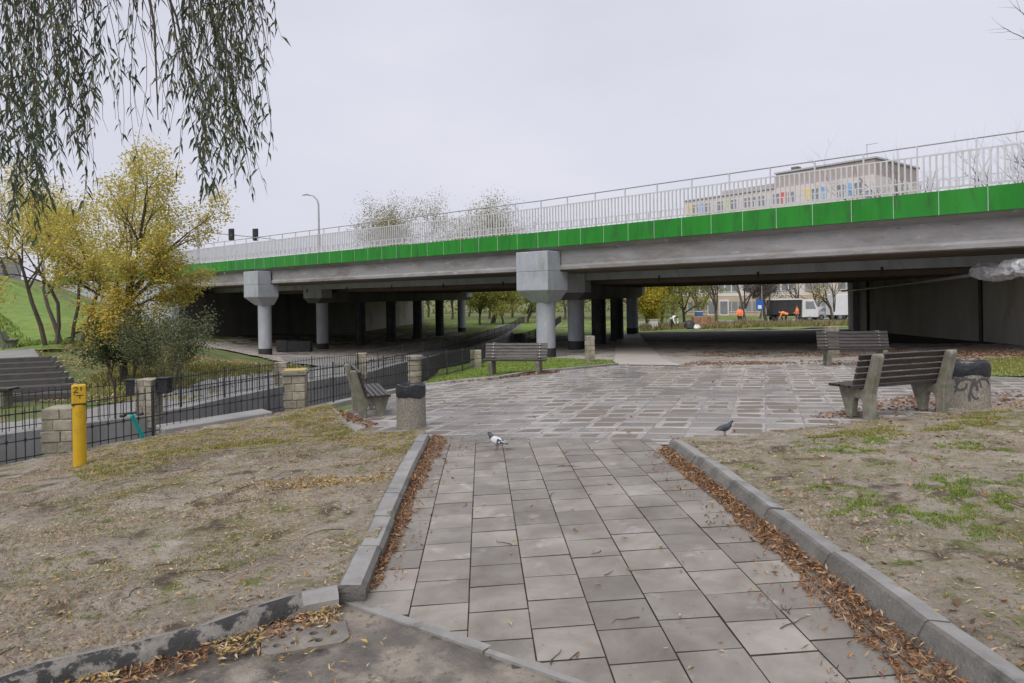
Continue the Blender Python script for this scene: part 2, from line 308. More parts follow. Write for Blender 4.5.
mat('cabin_blue', [(.03,.10,.25),(.05,.13,.29)], rough=(.5,.7)); mat('sign_blue', [(.02,.10,.42),(.03,.13,.48)], rough=(.4,.55)); mat('sign_white', [(.7,.7,.7),(.76,.76,.76)], rough=(.4,.55))
mat('brick_stack', [(.28,.15,.09),(.37,.21,.13)], scale=3, rough=(.8,.95), island=.25)
mat('tarp_grey', [(.34,.34,.36),(.50,.50,.52),(.60,.60,.62)], scale=2.2, rough=(.35,.6), bump=1.0, bscale=5, bdist=.08)
mat('step_board', [(.035,.032,.03),(.07,.064,.06)], scale=3, stretch=(1,4,4), rough=(.5,.8), bump=.4)
mat('step_concrete', [(.17,.165,.155),(.26,.25,.24)], scale=2, rough=(.6,.8), bump=.4, patch=((.24,.16,.07), 3, .6, .68))
mat('lens_dark', [(.02,.02,.02),(.04,.03,.03)], rough=(.2,.3))
mat('lamp_lens', [(.5,.5,.5),(.6,.6,.6)], rough=(.2,.3))
mat('cover_concrete', [(.10,.09,.078),(.17,.152,.13),(.25,.22,.18)], scale=5, rough=(.35,.7), bump=.8, bscale=40, bdist=.008)
mat('hole_black', [(.008,.008,.008)], rough=(.8,.9))
mat('hub_metal', [(.3,.3,.31),(.36,.36,.37)], rough=(.3,.4), metal=.8)

# ------------------------------------------------------------------ mesh builder, tagging
WO = {}
class MB:
    def __init__(s): s.v = []; s.f = []; s.mi = []; s.cur = 0
    def face(s, idx): s.f.append(tuple(idx)); s.mi.append(s.cur)
    def add(s, verts, faces):
        o = len(s.v); s.v.extend([tuple(p) for p in verts])
        for f in faces: s.face([i + o for i in f])
    def box(s, c, size, ax=None, rz=0.0):
        hx, hy, hz = size[0] / 2, size[1] / 2, size[2] / 2; c = Vector(c)
        if ax is None:
            ax = (Vector((math.cos(rz), math.sin(rz), 0)), Vector((-math.sin(rz), math.cos(rz), 0)), Vector((0, 0, 1)))
        vs = [c + ax[0] * sx * hx + ax[1] * sy * hy + ax[2] * sz * hz for sz in (-1, 1) for sy in (-1, 1) for sx in (-1, 1)]
        s.add(vs, [(0, 2, 3, 1), (4, 5, 7, 6), (0, 1, 5, 4), (2, 6, 7, 3), (0, 4, 6, 2), (1, 3, 7, 5)])
        return s
    def beam(s, a, b, w, h, up=Vector((0, 0, 1))):
        a = Vector(a); b = Vector(b); d = (b - a); L = d.length; d.normalize()
        side = d.cross(up)
        if side.length < 1e-4: side = d.cross(Vector((0, 1, 0)))
        side.normalize(); u = side.cross(d)
        return s.box((a + b) / 2, (L, w, h), (d, side, u))
    def tube(s, pts, rad, n=8, cap=True, ell=None):
        pts = [Vector(p) for p in pts]; k = len(pts)
        if not hasattr(rad, '__len__'): rad = [rad] * k
        o = len(s.v); ref = Vector((0, 0, 1))
        t0 = (pts[1] - pts[0]).normalized()
        if abs(t0.z) > .9: ref = Vector((0, 1, 0))
        u = t0.cross(ref).normalized()
        for i in range(k):
            t = (pts[min(i + 1, k - 1)] - pts[max(i - 1, 0)])
            if t.length < 1e-9: t = t0
            t = t.normalized(); u = (u - t * u.dot(t))
            if u.length < 1e-6: u = t.orthogonal()
            u.normalize(); w = t.cross(u)
            for j in range(n):
                a = 2 * math.pi * j / n; r = rad[i]
                e = ell[i] if ell else (1, 1)
                s.v.append(tuple(pts[i] + u * (math.cos(a) * r * e[0]) + w * (math.sin(a) * r * e[1])))
        for i in range(k - 1):
            for j in range(n):
                s.face((o + i * n + j, o + i * n + (j + 1) % n, o + (i + 1) * n + (j + 1) % n, o + (i + 1) * n + j))
        if cap:
            s.face([o + j for j in range(n)][::-1]); s.face([o + (k - 1) * n + j for j in range(n)])
        return s
    def lathe(s, prof, n=28, c=(0, 0, 0), wob=0.0, seed=0):
        o = len(s.v); k = len(prof); rr = random.Random(seed)
        for i, (r, z) in enumerate(prof):
            for j in range(n):
                a = 2 * math.pi * j / n; q = 1 + wob * math.sin(3 * a + i) * .5 + wob * (rr.random() - .5)
                s.v.append((c[0] + r * q * math.cos(a), c[1] + r * q * math.sin(a), c[2] + z + wob * .15 * math.sin(2 * a + i * 2)))
        for i in range(k - 1):
            for j in range(n):
                s.face((o + i * n + j, o + i * n + (j + 1) % n, o + (i + 1) * n + (j + 1) % n, o + (i + 1) * n + j))
        s.face([o + j for j in range(n)][::-1]); s.face([o + (k - 1) * n + j for j in range(n)])
        return s
    def prism(s, poly, org, ax, ay, th):
        """polygon poly (2-D) in plane (ax, ay) at org, thickness th along ax x ay, centred"""
        org = Vector(org); ax = Vector(ax); ay = Vector(ay); nz = ax.cross(ay).normalized(); n = len(poly)
        vs = [org + ax * p[0] + ay * p[1] - nz * th / 2 for p in poly] + [org + ax * p[0] + ay * p[1] + nz * th / 2 for p in poly]
        fs = [tuple(range(n))[::-1], tuple(range(n, 2 * n))] + [(i, (i + 1) % n, n + (i + 1) % n, n + i) for i in range(n)]
        s.add(vs, fs); return s
    def build(s, name, material, parent=None, bevel=0.0, smooth=False, local=False, seg=1):
        me = bpy.data.meshes.new(name)
        vs = s.v
        if parent is not None and not local:
            o = WO[parent.name]; vs = [(p[0] - o[0], p[1] - o[1], p[2] - o[2]) for p in vs]
        me.from_pydata(vs, [], s.f)
        for m in (material if isinstance(material, (list, tuple)) else [material]):
            me.materials.append(M[m])
        if any(s.mi): me.polygons.foreach_set('material_index', s.mi)
        if smooth: me.polygons.foreach_set('use_smooth', [True] * len(me.polygons))
        me.update()
        ob = bpy.data.objects.new(name, me); C.objects.link(ob)
        if parent is not None:
            ob.parent = parent; WO[ob.name] = WO[parent.name]
        else: WO[ob.name] = (0, 0, 0)
        if bevel:
            bv = ob.modifiers.new('bevel', 'BEVEL'); bv.width = bevel; bv.segments = seg; bv.limit_method = 'ANGLE'; bv.angle_limit = R(40)
        if smooth and hasattr(me, 'set_sharp_from_angle'): me.set_sharp_from_angle(angle=R(50))
        return ob

def tag(o, label=None, cat=None, group=None, kind=None):
    if label: o['label'] = label
    if cat: o['category'] = cat
    if group: o['group'] = group
    if kind: o['kind'] = kind
    return o
def thing(name, label, cat, loc=(0, 0, 0), rz=0.0, group=None):
    o = bpy.data.objects.new(name, None); C.objects.link(o); o.empty_display_size = .2
    o.location = loc; o.rotation_euler = (0, 0, rz); WO[o.name] = tuple(loc)
    return tag(o, label, cat, group)
def copy_tree(o, parent=None):
    c = o.copy(); C.objects.link(c); c.parent = parent
    for ch in list(o.children): copy_tree(ch, c)
    return c
def struct(mb, name, material, smooth=False, kind='structure'):
    o = mb.build(name, material, smooth=smooth); o['kind'] = kind; return o

# ------------------------------------------------------------------ draped sheets
def grid_mesh(poly, cell, zfun):
    xs = [p[0] for p in poly]; ys = [p[1] for p in poly]
    gx = np.arange(min(xs), max(xs) + cell, cell); gy = np.arange(min(ys), max(ys) + cell, cell)
    X, Y = np.meshgrid(gx, gy); ok = inside(poly, X[:-1, :-1] + cell / 2, Y[:-1, :-1] + cell / 2)
    used = np.zeros(X.shape, bool)
    for a in (0, 1):
        for b in (0, 1): used[a:a + ok.shape[0], b:b + ok.shape[1]] |= ok
    idx = -np.ones(X.shape, int); idx[used] = np.arange(used.sum())
    x, y = X[used], Y[used]; z = zfun(x, y)
    mb = MB(); mb.v = list(map(tuple, np.stack([x, y, z], -1).tolist()))
    jj, ii = np.where(ok)
    mb.f = [(int(idx[j, i]), int(idx[j, i + 1]), int(idx[j + 1, i + 1]), int(idx[j + 1, i])) for j, i in zip(jj, ii)]
    mb.mi = [0] * len(mb.f); return mb
CEN = []
def slabs(poly, org, ang, w, l, gap, stagger, dz, thick=.02, seed=1, jit=.0025):
    """rectangular slabs laid along direction ang, clipped to a convex outline"""
    poly = ccw(poly); rr = random.Random(seed); mb = MB(); CEN.clear()
    d = (math.sin(ang), math.cos(ang)); q = (math.cos(ang), -math.sin(ang))
    us = [(p[0] - org[0]) * q[0] + (p[1] - org[1]) * q[1] for p in poly]; vs = [(p[0] - org[0]) * d[0] + (p[1] - org[1]) * d[1] for p in poly]
    for iu in range(math.floor(min(us) / w), math.ceil(max(us) / w)):
        ph = stagger(iu) * l
        for iv in range(math.floor((min(vs) - l) / l), math.ceil(max(vs) / l) + 1):
            u0 = iu * w + gap * .32; u1 = (iu + 1) * w - gap * .32; v0 = iv * l + ph + gap / 2; v1 = (iv + 1) * l + ph - gap / 2
            j = [rr.uniform(-.002, .002) for _ in range(4)]
            c = [(org[0] + u * q[0] + v * d[0], org[1] + u * q[1] + v * d[1]) for u, v in ((u0 + j[0], v0), (u1, v0 + j[1]), (u1 + j[2], v1), (u0, v1 + j[3]))]
            c = clip_poly(ccw(c), poly)
            if len(c) < 3: continue
            area = abs(sum(c[i][0] * c[(i + 1) % len(c)][1] - c[(i + 1) % len(c)][0] * c[i][1] for i in range(len(c)))) / 2
            if area < .004: continue
            x = np.array([p[0] for p in c]); y = np.array([p[1] for p in c]); z = TV(x, y) + dz + rr.uniform(-jit, jit)
            tx, ty = rr.uniform(-jit, jit) * 2, rr.uniform(-jit, jit) * 2
            z = z + (x - x.mean()) * tx * 4 + (y - y.mean()) * ty * 4
            n = len(c); cx_, cy_ = x.mean(), y.mean(); be = .003 if gap < .015 else .006; bz_ = .0012 if gap < .015 else .004; CEN.append(len(mb.v) + 3 * n)
            top = []
            for k in range(n):
                vx, vy = cx_ - x[k], cy_ - y[k]; L = math.hypot(vx, vy) + 1e-9
                top.append((x[k] + vx / L * be, y[k] + vy / L * be, z[k]))
            mid = [(x[k], y[k], z[k] - bz_) for k in range(n)]; bot = [(x[k], y[k], z[k] - thick) for k in range(n)]
            mb.add(top + mid + bot + [(cx_, cy_, float(z.mean()))], [(k, (k + 1) % n, 3 * n) for k in range(n)] + [(n + k, n + (k + 1) % n, (k + 1) % n, k) for k in range(n)])
            o2 = len(mb.v) - 3 * n - 1; mb.cur = 1; [mb.face((o2 + 2 * n + k, o2 + 2 * n + (k + 1) % n, o2 + n + (k + 1) % n, o2 + n + k)) for k in range(n)]; mb.cur = 0
            _ = ([(2 * n + k, 2 * n + (k + 1) % n, n + (k + 1) % n, n + k) for k in range(n)])
    return mb
def resample(pts, step):
    pts = [Vector((p[0], p[1], 0)) for p in pts]; out = [pts[0]]
    for a, b in zip(pts[:-1], pts[1:]):
        n = max(1, round((b - a).length / step))
        for i in range(1, n + 1): out.append(a + (b - a) * i / n)
    return out
def kerb(pts, stone, prof, dz, gap=.008, seed=3, jit=.006, sub=1, faces_dark=False):
    """kerb stones along a polyline; prof = closed (across, up) profile; across is to the right of travel"""
    rr = random.Random(seed); mb = MB(); P = resample(pts, stone)
    for a, b in zip(P[:-1], P[1:]):
        d = (b - a).normalized(); q = Vector((d.y, -d.x, 0)); a2 = a + d * gap / 2; b2 = b - d * gap / 2
        jz, js = rr.uniform(-jit, jit), rr.uniform(-jit, jit); n = len(prof); o = len(mb.v)
        for t in range(sub + 1):
            p = a2.lerp(b2, t / sub); z = T(p.x, p.y) + dz + jz
            e = 0 if 0 < t < sub else .006
            for (s, h) in prof:
                k = rr.uniform(-1, 1) * (jit * (1 if sub > 4 else .06) if sub > 1 else 0)
                mb.v.append(tuple(p + q * (s + js + k) + Vector((0, 0, z + h - (e if h > 0 else 0) + k))))
        for t in range(sub):
            for i in range(n): mb.face((o + t * n + i, o + t * n + (i + 1) % n, o + (t + 1) * n + (i + 1) % n, o + (t + 1) * n + i))
        mb.face([o + i for i in range(n)][::-1]); mb.face([o + sub * n + i for i in range(n)])
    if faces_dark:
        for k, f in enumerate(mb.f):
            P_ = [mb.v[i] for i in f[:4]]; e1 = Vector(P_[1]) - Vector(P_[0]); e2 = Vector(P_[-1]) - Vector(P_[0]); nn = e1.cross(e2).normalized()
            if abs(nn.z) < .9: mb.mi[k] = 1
    return mb

# ================================================================== GROUND
# channel lines (two fences follow them)
F1 = [(-14.0, -0.5), (-9.3, 7.0), (-6.85, 10.5), (-4.42, 14.0), (-2.72, 19.0), (-1.45, 27.0), (-.6, 36), (2.2, 55), (6, 85)]
F2 = [(-17.5, 1.0), (-12.6, 9.6), (-9.9, 13.9), (-8.45, 16.0), (-7.9, 23.5), (-6.15, 28.0), (-5.0, 37), (-2.2, 55), (1.5, 85)]
chan = [(p[0] - .05, p[1]) for p in F1] + [(p[0] + .05, p[1]) for p in F2[::-1]]

def ground():
    def axis(lo, hi, fine_lo, fine_hi, st):
        a = list(np.arange(fine_lo, fine_hi, st)); x = fine_hi; s = st
        while x < hi: a.append(x); s *= 1.18; x += s
        a.append(hi); x = fine_lo; s = st
        while x > lo: s *= 1.18; x -= s; a.insert(0, max(x, lo))
        return np.array(a)
    gx = axis(-900, 900, -32, 28, .25); gy = axis(-60, 1800, -2, 62, .25)
    X, Y = np.meshgrid(gx, gy); Z = TV(X, Y)
    near = (np.abs(X) < 40) & (Y < 90)
    Z = Z + np.where(near, (fbm(X * .7, Y * .7) - .47) * .06, 0) - np.where(Y < 45, .09, .05) * (np.hypot(X, Y) < 60)
    cxm = (X[:-1, :-1] + X[1:, 1:]) / 2; cym = (Y[:-1, :-1] + Y[1:, 1:]) / 2
    keep = ~inside(chan, cxm, cym)
    mb = MB(); mb.v = list(map(tuple, np.stack([X, Y, Z], -1).reshape(-1, 3).tolist())); w = X.shape[1]
    jj, ii = np.where(keep)
    mb.f = [(int(j * w + i), int(j * w + i + 1), int((j + 1) * w + i + 1), int((j + 1) * w + i)) for j, i in zip(jj, ii)]; mb.mi = [0] * len(mb.f)
    struct(mb, 'ground', 'ground_grass', smooth=True)
ground()

def strip(line, s0, s1, z0f, z1f, step=.5):
    """ribbon along a polyline between offsets s0 and s1 (to the right of travel)"""
    P = resample(line, step); mb = MB(); k = len(P)
    for i, p in enumerate(P):
        d = (P[min(i + 1, k - 1)] - P[max(i - 1, 0)]).normalized(); q = Vector((d.y, -d.x, 0))
        for s, zf in ((s0, z0f), (s1, z1f)):
            a = p + q * s; mb.v.append((a.x, a.y, zf(a.x, a.y)))
    for i in range(k - 1): mb.face((2 * i, 2 * i + 1, 2 * i + 3, 2 * i + 2))
    return mb
def block_along(line, s0, s1, zb, zt, step=.5):
    """solid with rectangular section along a polyline; zb, zt are functions"""
    P = resample(line, step); mb = MB(); k = len(P)
    for i, p in enumerate(P):
        d = (P[min(i + 1, k - 1)] - P[max(i - 1, 0)]).normalized(); q = Vector((d.y, -d.x, 0))
        for s, zf in ((s0, zb), (s1, zb), (s1, zt), (s0, zt)):
            a = p + q * s; mb.v.append((a.x, a.y, zf(a.x, a.y)))
    for i in range(k - 1):
        for j in range(4): mb.face((4 * i + j, 4 * i + (j + 1) % 4, 4 * i + 4 + (j + 1) % 4, 4 * i + 4 + j))
    mb.face((0, 1, 2, 3)); mb.face(tuple(4 * (k - 1) + j for j in (3, 2, 1, 0)))
    return mb
# channel: two concrete walls and the water between them
BED = lambda x, y: -2.9
o = block_along(F1, -.2, .22, lambda x, y: -3.2, lambda x, y: T(x, y) + .0).build('channel_wall', 'channel_wall')
tag(o, 'concrete channel wall under the nearer iron fence', 'retaining wall')
o = block_along(F2, -.28, .2, lambda x, y: -3.2, lambda x, y: T(x, y) + .03).build('channel_wall', 'channel_wall')
tag(o, 'grey concrete channel wall under the far iron fence', 'retaining wall')
mb = MB(); k = len(F1)
mb.v = [(p[0], p[1], -2.6) for p in F1] + [(p[0], p[1], -2.6) for p in F2]
for i in range(k - 1): mb.face((i, k + i, k + i + 1, i + 1))
struct(mb, 'water', 'water')

# ------------------------------------------------------------------ paths
PD = math.atan2(481 - 512, 690)            # direction of the slab path
def line_ext(a, b, t): return (a[0] + (b[0] - a[0]) * t, a[1] + (b[1] - a[1]) * t)
LK0, LK1 = G(366, 590), G(433, 439)        # foot of left kerb (path side)
RK0, RK1 = G(955, 683), G(666, 450)        # foot of right kerb
BD0, BD1 = G(352, 601), G(590, 683)        # flush edging
RKf = line_ext(RK1, RK0, 1.5); BDf = line_ext(BD0, BD1, 2.6)
LKe = line_ext(LK0, LK1, 1.0)
path_poly = [(BD0.x, BD0.y), BDf, (RK1.x, RK1.y), (G(650, 439).x, G(650, 439).y), LKe, (LK0.x - .02, LK0.y)]
def cvx(pts):
    pts = sorted(set(pts))
    def half(ps):
        h = []
        for p in ps:
            while len(h) > 1 and (h[-1][0] - h[-2][0]) * (p[1] - h[-2][1]) - (h[-1][1] - h[-2][1]) * (p[0] - h[-2][0]) <= 0: h.pop()
            h.append(p)
        return h
    a = half(pts); b = half(pts[::-1]); return a[:-1] + b[:-1]
path_poly = cvx([(float(p[0]), float(p[1])) for p in path_poly])
org = G(467.4, 641)
ph = [rng.uniform(-.12, .12) + (.33 if i % 2 else 0) for i in range(64)]
struct(slabs(path_poly, (org.x, org.y), PD, .306, .306, .0105, lambda i: ph[i % 64], 0.0, seed=5, jit=.0011), 'path', ['path_slab', 'joint'])
struct(grid_mesh(ccw([(p[0] * 1.0, p[1]) for p in path_poly]), .1, lambda x, y: TV(x, y) - .013), 'path_bed', 'joint')

plaza_px = [(322, 404), (423, 384), (500, 376.5), (560, 369), (616, 364), (673, 366), (760, 365.5), (850, 365), (1024, 371)]
plz = [G(*p) for p in plaza_px]
plaza_poly = [(p.x, p.y) for p in plz] + [(17, 15.5), (16, 7), (5, 7.0), (-1.2, 7.4)]
pa = G(430, 440); pb = G(664, 440)
# the plaza is laid square to the bridge piers
hull = [(pa.x - .9, pa.y), (pb.x + .3, pb.y - .25), (17, 5.5), (18, 14), (G(850, 365).x, G(850, 365).y), (G(673, 366).x, G(673, 366).y), (G(616, 364.3).x, G(616, 364.3).y), (G(500, 376.5).x, G(500, 376.5).y), (G(423, 385).x, G(423, 385).y), (-3.1, 13), (-3.4, 11)]
hull = cvx(hull)
_pz = struct(slabs(hull, (pa.x, pa.y), R(20), .44, .44, .022, lambda i: 0.0, -.004, seed=9, jit=.002), 'plaza', ['plaza_slab', 'plaza_joint'])
_at = _pz.data.attributes.new('inner', 'FLOAT', 'POINT'); _va = np.zeros(len(_pz.data.vertices), np.float32); _va[CEN] = 1; _at.data.foreach_set('value', _va)
struct(grid_mesh(hull, .2, lambda x, y: TV(x, y) - .0155), 'plaza_bed', 'plaza_joint')

# ------------------------------------------------------------------ kerbs
KP = [(-.075, -.2), (.075, -.2), (.075, .075), (.05, .10), (-.06, .105), (-.075, .095)]
def off(a, b, s):
    d = Vector((b[0] - a[0], b[1] - a[1], 0)).normalized(); q = Vector((d.y, -d.x, 0)); return (a[0] + q.x * s, a[1] + q.y * s), (b[0] + q.x * s, b[1] + q.y * s)
la, lb = off(LK0, LK1, -.075)
lb = (G(424, 434, .1).x, G(424, 434, .1).y); la0 = (G(352, 584, .1).x, G(352, 584, .1).y)
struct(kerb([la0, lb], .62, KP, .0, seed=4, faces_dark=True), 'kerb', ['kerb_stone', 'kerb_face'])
RP = [(-.085, -.2), (.085, -.2), (.085, .105), (-.012, .118), (-.03, .108), (-.075, .03), (-.085, .0)]
ra, rb = off(RK1, RKf, -.085)
# travel from far to near: right of travel is -x, so mirror
RPm = [(-s, h) for s, h in RP][::-1]
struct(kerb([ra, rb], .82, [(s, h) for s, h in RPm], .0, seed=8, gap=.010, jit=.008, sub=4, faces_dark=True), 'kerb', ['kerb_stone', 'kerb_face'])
OK_px = [(338, 586), (301, 593), (258, 606), (205, 624), (120, 646), (41, 663), (0, 677), (-90, 702), (-250, 740), (-600, 820)]
ok_pts = [(G(x, y, .1).x, G(x, y, .1).y) for x, y in OK_px]
OP = [(-.075, -.2), (.075, -.2), (.082, .03), (.055, .085), (0, .10), (-.055, .09), (-.075, .06)]
struct(kerb(ok_pts[:2], .5, OP, .0, seed=2), 'kerb', 'kerb_stone')
def worn_kerb(pts):
    P = resample(pts, .045); prof = [(.085, -.2), (.08, .02), (.066, .055), (.045, .083), (.0, .10), (-.05, .09), (-.075, .05), (-.08, -.2)]; n = len(prof); mb = MB(); k = len(P)
    X = np.array([p.x for p in P]); Y = np.array([p.y for p in P]); Z = TV(X, Y)
    for i, p in enumerate(P):
        d = (P[min(i + 2, k - 1)] - P[max(i - 2, 0)]).normalized(); q = Vector((-d.y, d.x, 0)); wob = (float(fbm(np.array([i * .09]), np.array([2.2]))[0]) - .47)
        for m_, (a, h) in enumerate(prof):
            e = (float(fbm(np.array([i * .33 + 7 * m_]), np.array([m_ * 3.7]))[0]) - .47) * (.035 if 1 <= m_ <= 5 else 0)
            v = p + q * (a + e * .7 + wob * .012); mb.v.append((v.x, v.y, Z[i] + h + e * .6 + (wob * .02 if h > 0 else 0)))
    for i in range(k - 1):
        for m_ in range(n - 1):
            mb.cur = 1 if m_ in (1, 2, 3) else 0
            mb.face((i * n + m_, i * n + m_ + 1, (i + 1) * n + m_ + 1, (i + 1) * n + m_))
    return mb
struct(worn_kerb(ok_pts[1:]), 'kerb', ['old_kerb', 'tar_crust'], smooth=True)
struct(kerb([(BD0.x - .02, BD0.y + .01), BDf], .9, [(-.03, -.1), (.03, -.1), (.03, .006), (-.03, .006)], .0, seed=6, jit=.003), 'kerb', 'kerb_stone')
LP1 = [(G(x, y, .05).x, G(x, y, .05).y) for x, y in ((424, 430), (350, 431), (327, 403))]
struct(kerb(LP1, .7, [(-.05, -.2), (.05, -.2), (.05, .05), (-.05, .055)], .0, seed=16), 'kerb', 'kerb_stone')

# ------------------------------------------------------------------ lawns
left_px = [(352, 586), (390, 515), (424, 434), (424, 430), (350, 431), (327, 403)]
LL = [(G(x, y, .09).x, G(x, y, .09).y) for x, y in left_px]
LL += [(F1[3][0] + .25, F1[3][1] - .3), (F1[2][0] + .22, F1[2][1]), (F1[1][0] + .2, F1[1][1]), (-13, 1)] + ok_pts[::-1]
def zleft(x, y):
    z = TV(x, y)
    hump = .075 + (fbm(x * 1.1, y * 1.1) - .47) * .10 + (fbm(x * 4 + 9, y * 4) - .47) * .05 + (fbm(x * 13 + 3, y * 13) - .47) * .018
    return z + hump
struct(grid_mesh(LL, .05, zleft), 'lawn', 'lawn_soil', smooth=True)
right_far = [(G(x, y).x, G(x, y).y) for x, y in ((672, 439), (700, 438), (735, 436), (850, 424), (940, 413), (1024, 403))]
rdir = Vector((right_far[-1][0] - right_far[-2][0], right_far[-1][1] - right_far[-2][1])).normalized()
right_far.append((right_far[-1][0] + rdir.x * 9, right_far[-1][1] + rdir.y * 9))
ri = off(RK1, RKf, -.15)
RL = right_far + [(16, 1.0), (ri[1][0], ri[1][1]), (ri[0][0], ri[0][1])]
def seg_dist(x, y, pts):
    d = np.full(np.shape(x), 1e9)
    for (ax, ay), (bx, by) in zip(pts[:-1], pts[1:]):
        t = np.clip(((x - ax) * (bx - ax) + (y - ay) * (by - ay)) / ((bx - ax) ** 2 + (by - ay) ** 2), 0, 1)
        d = np.minimum(d, np.hypot(x - ax - t * (bx - ax), y - ay - t * (by - ay)))
    return d
def zright(x, y):
    d = np.clip(seg_dist(x, y, right_far) / 1.2, 0, 1); d = d * d * (3 - 2 * d)
    return TV(x, y) + .012 + d * (.075 + (fbm(x * 1.2 + 40, y * 1.2) - .47) * .09 + (fbm(x * 4 + 9, y * 4) - .47) * .05 + (fbm(x * 13 + 3, y * 13) - .47) * .018)
struct(grid_mesh(RL, .05, zright), 'lawn', 'lawn_soil', smooth=True)
# road and gutter in the near left corner
RD = [(BD0.x - .03, BD0.y + .02)] + [BDf] + [(2, -2), (-9, -2)] + ok_pts[::-1]
struct(grid_mesh(RD, .05, lambda x, y: TV(x, y) - .01 + (fbm(x * 2, y * 2) - .47) * .03 + (fbm(x * 9, y * 9) - .47) * .012), 'road', 'road_dirt', smooth=True)

# ------------------------------------------------------------------ beyond the plaza
def sheet(px, name, material, dz, cell=.3, bump=.0, pts=None):
    poly = pts or [(G(x, y).x, G(x, y).y) for x, y in px]
    return struct(grid_mesh(poly, cell, lambda x, y: TV(x, y) + dz + (fbm(x * 1.3, y * 1.3) - .47) * bump), name, material, smooth=True)
grass_strip = [(423, 385.5), (500, 377.5), (560, 370), (616, 364.5), (612, 361.5), (560, 359), (494, 359.5), (470, 364), (440, 371)]
GS = [(G(x, y).x, G(x, y).y) for x, y in grass_strip]
zgs = lambda x, y: TV(x, y) + .04 + (fbm(x * 1.3, y * 1.3) - .47) * .08
struct(grid_mesh(GS, .1, zgs), 'grass_strip', 'bank_grass', smooth=True)
gk = [(G(x, y).x, G(x, y).y) for x, y in ((420, 386.5), (500, 378), (560, 370.5), (617, 364.8))]
struct(kerb(gk, .8, [(-.06, -.2), (.06, -.2), (.06, .06), (-.06, .07)], .0, seed=31), 'kerb', 'kerb_stone')
GV = [(GS[3][0], GS[3][1]), (GS[5][0], GS[5][1]), (-.9, 31), (-.2, 40), (1.5, 52), (14, 55), (25, 50), (22, 30), (18, 19), (G(1024, 371).x, G(1024, 371).y), (G(850, 364).x, G(850, 364).y), (G(673, 365).x, G(673, 365).y)]
sheet(None, 'gravel', 'gravel', -.005, cell=.25, bump=.05, pts=GV)
wk = [G(612, 364.8), G(683, 366)]
wkf = [(wk[0].x + 5.2, wk[0].y + 33), (wk[1].x + 4.8, wk[1].y + 33)]
WKP = [(wk[0].x, wk[0].y), (wk[1].x, wk[1].y), wkf[1], wkf[0]]
struct(grid_mesh(WKP, .1, lambda x, y: TV(x, y) + .012), 'walkway', 'walk_concrete', smooth=True)
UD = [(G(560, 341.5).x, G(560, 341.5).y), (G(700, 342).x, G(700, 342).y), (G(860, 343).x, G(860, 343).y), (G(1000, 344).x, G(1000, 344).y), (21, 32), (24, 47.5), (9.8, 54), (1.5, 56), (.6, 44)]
sheet(None, 'under_deck_shade', 'deck_shade_soil', .004, cell=.25, bump=.02, pts=UD)  # dark soil sheet; the shade of the deck is painted into its colour
# far side of the channel: asphalt path, stony ground round the piers, bank
P2 = [(p[0] - .3, p[1]) for p in F2[1:]] + [(p[0] - 2.6, p[1] + .5) for p in F2[:0:-1]]
sheet(None, 'path_asphalt', 'asphalt_path', .02, cell=.2, pts=P2)
GV2 = [(-8.3, 36), (-12.0, 37.5), (-17, 42), (-26, 53.5), (-18, 80), (-6, 80), (-4, 60)]
sheet(None, 'gravel', 'gravel', .0, cell=.4, bump=.06, pts=GV2)
P3 = [(-8.2, 30), (-10.5, 33.5), (-14.2, 42), (-11.5, 43), (-8.6, 40), (-7.9, 36)]
sheet(None, 'path_asphalt', 'asphalt_path', .035, cell=.2, pts=P3)
BG = [(-19, 29), (-22, 34), (-24, 40), (-30, 56), (-36, 60), (-55, 62), (-55, 38), (-34, 31)]
sheet(None, 'embankment', 'bank_grass', .0, cell=.35, bump=.15, pts=BG)
TER = [(-18.3, 26.8), (-20.5, 29.5), (-34, 30.5), (-34, 26.5)]
sheet(None, 'terrace', 'asphalt_path', .01, cell=.08, pts=TER)
RG = [(G(x, y).x, G(x, y).y) for x, y in ((958, 375), (985, 359), (1060, 356), (1100, 380))]
zrg = lambda x, y: TV(x, y) + .015 + (fbm(x * 1.3, y * 1.3) - .47) * .08
struct(grid_mesh(RG, .1, zrg), 'grass_strip', 'bank_grass', smooth=True)
FAR = [(4, 56), (30, 52), (60, 60), (60, 100), (-30, 110), (-30, 88), (-4, 82)]
sheet(None, 'park_lawn', 'bank_grass', .0, cell=1.0, bump=.2, pts=FAR)
FARR = [(12, 72), (50, 66), (60, 76), (14, 84)]
sheet(None, 'street', 'asphalt_path', .03, cell=.7, pts=FARR)

# ================================================================== BRIDGE
RD20 = Vector((math.sin(R(20)), math.cos(R(20)), 0))
EDGE = [(40, -5.2), (26, 7.6), (14.1, 19), (1.5, 31), (-16.5, 46), (-27.3, 55), (-38, 64), (-62, 84)]
def offset_line(line, s):
    P = [Vector((p[0], p[1], 0)) for p in line]; out = []
    for i, p in enumerate(P):
        d0 = (P[i] - P[i - 1]).normalized() if i else (P[1] - P[0]).normalized(); d1 = (P[i + 1] - P[i]).normalized() if i < len(P) - 1 else d0
        q0 = Vector((d0.y, -d0.x, 0)); q1 = Vector((d1.y, -d1.x, 0)); m = (q0 + q1).normalized(); out.append(p + m * (s / max(.3, m.dot(q0))))
    return out
EDGE = [(p.x, p.y) for p in offset_line(EDGE, -.2)]
FAR_E = [(58, 27), (38.5, 38), (23.2, 47), (9.6, 53.2), (-5.0, 77.6), (-14, 92), (-22, 104), (-40, 130)]
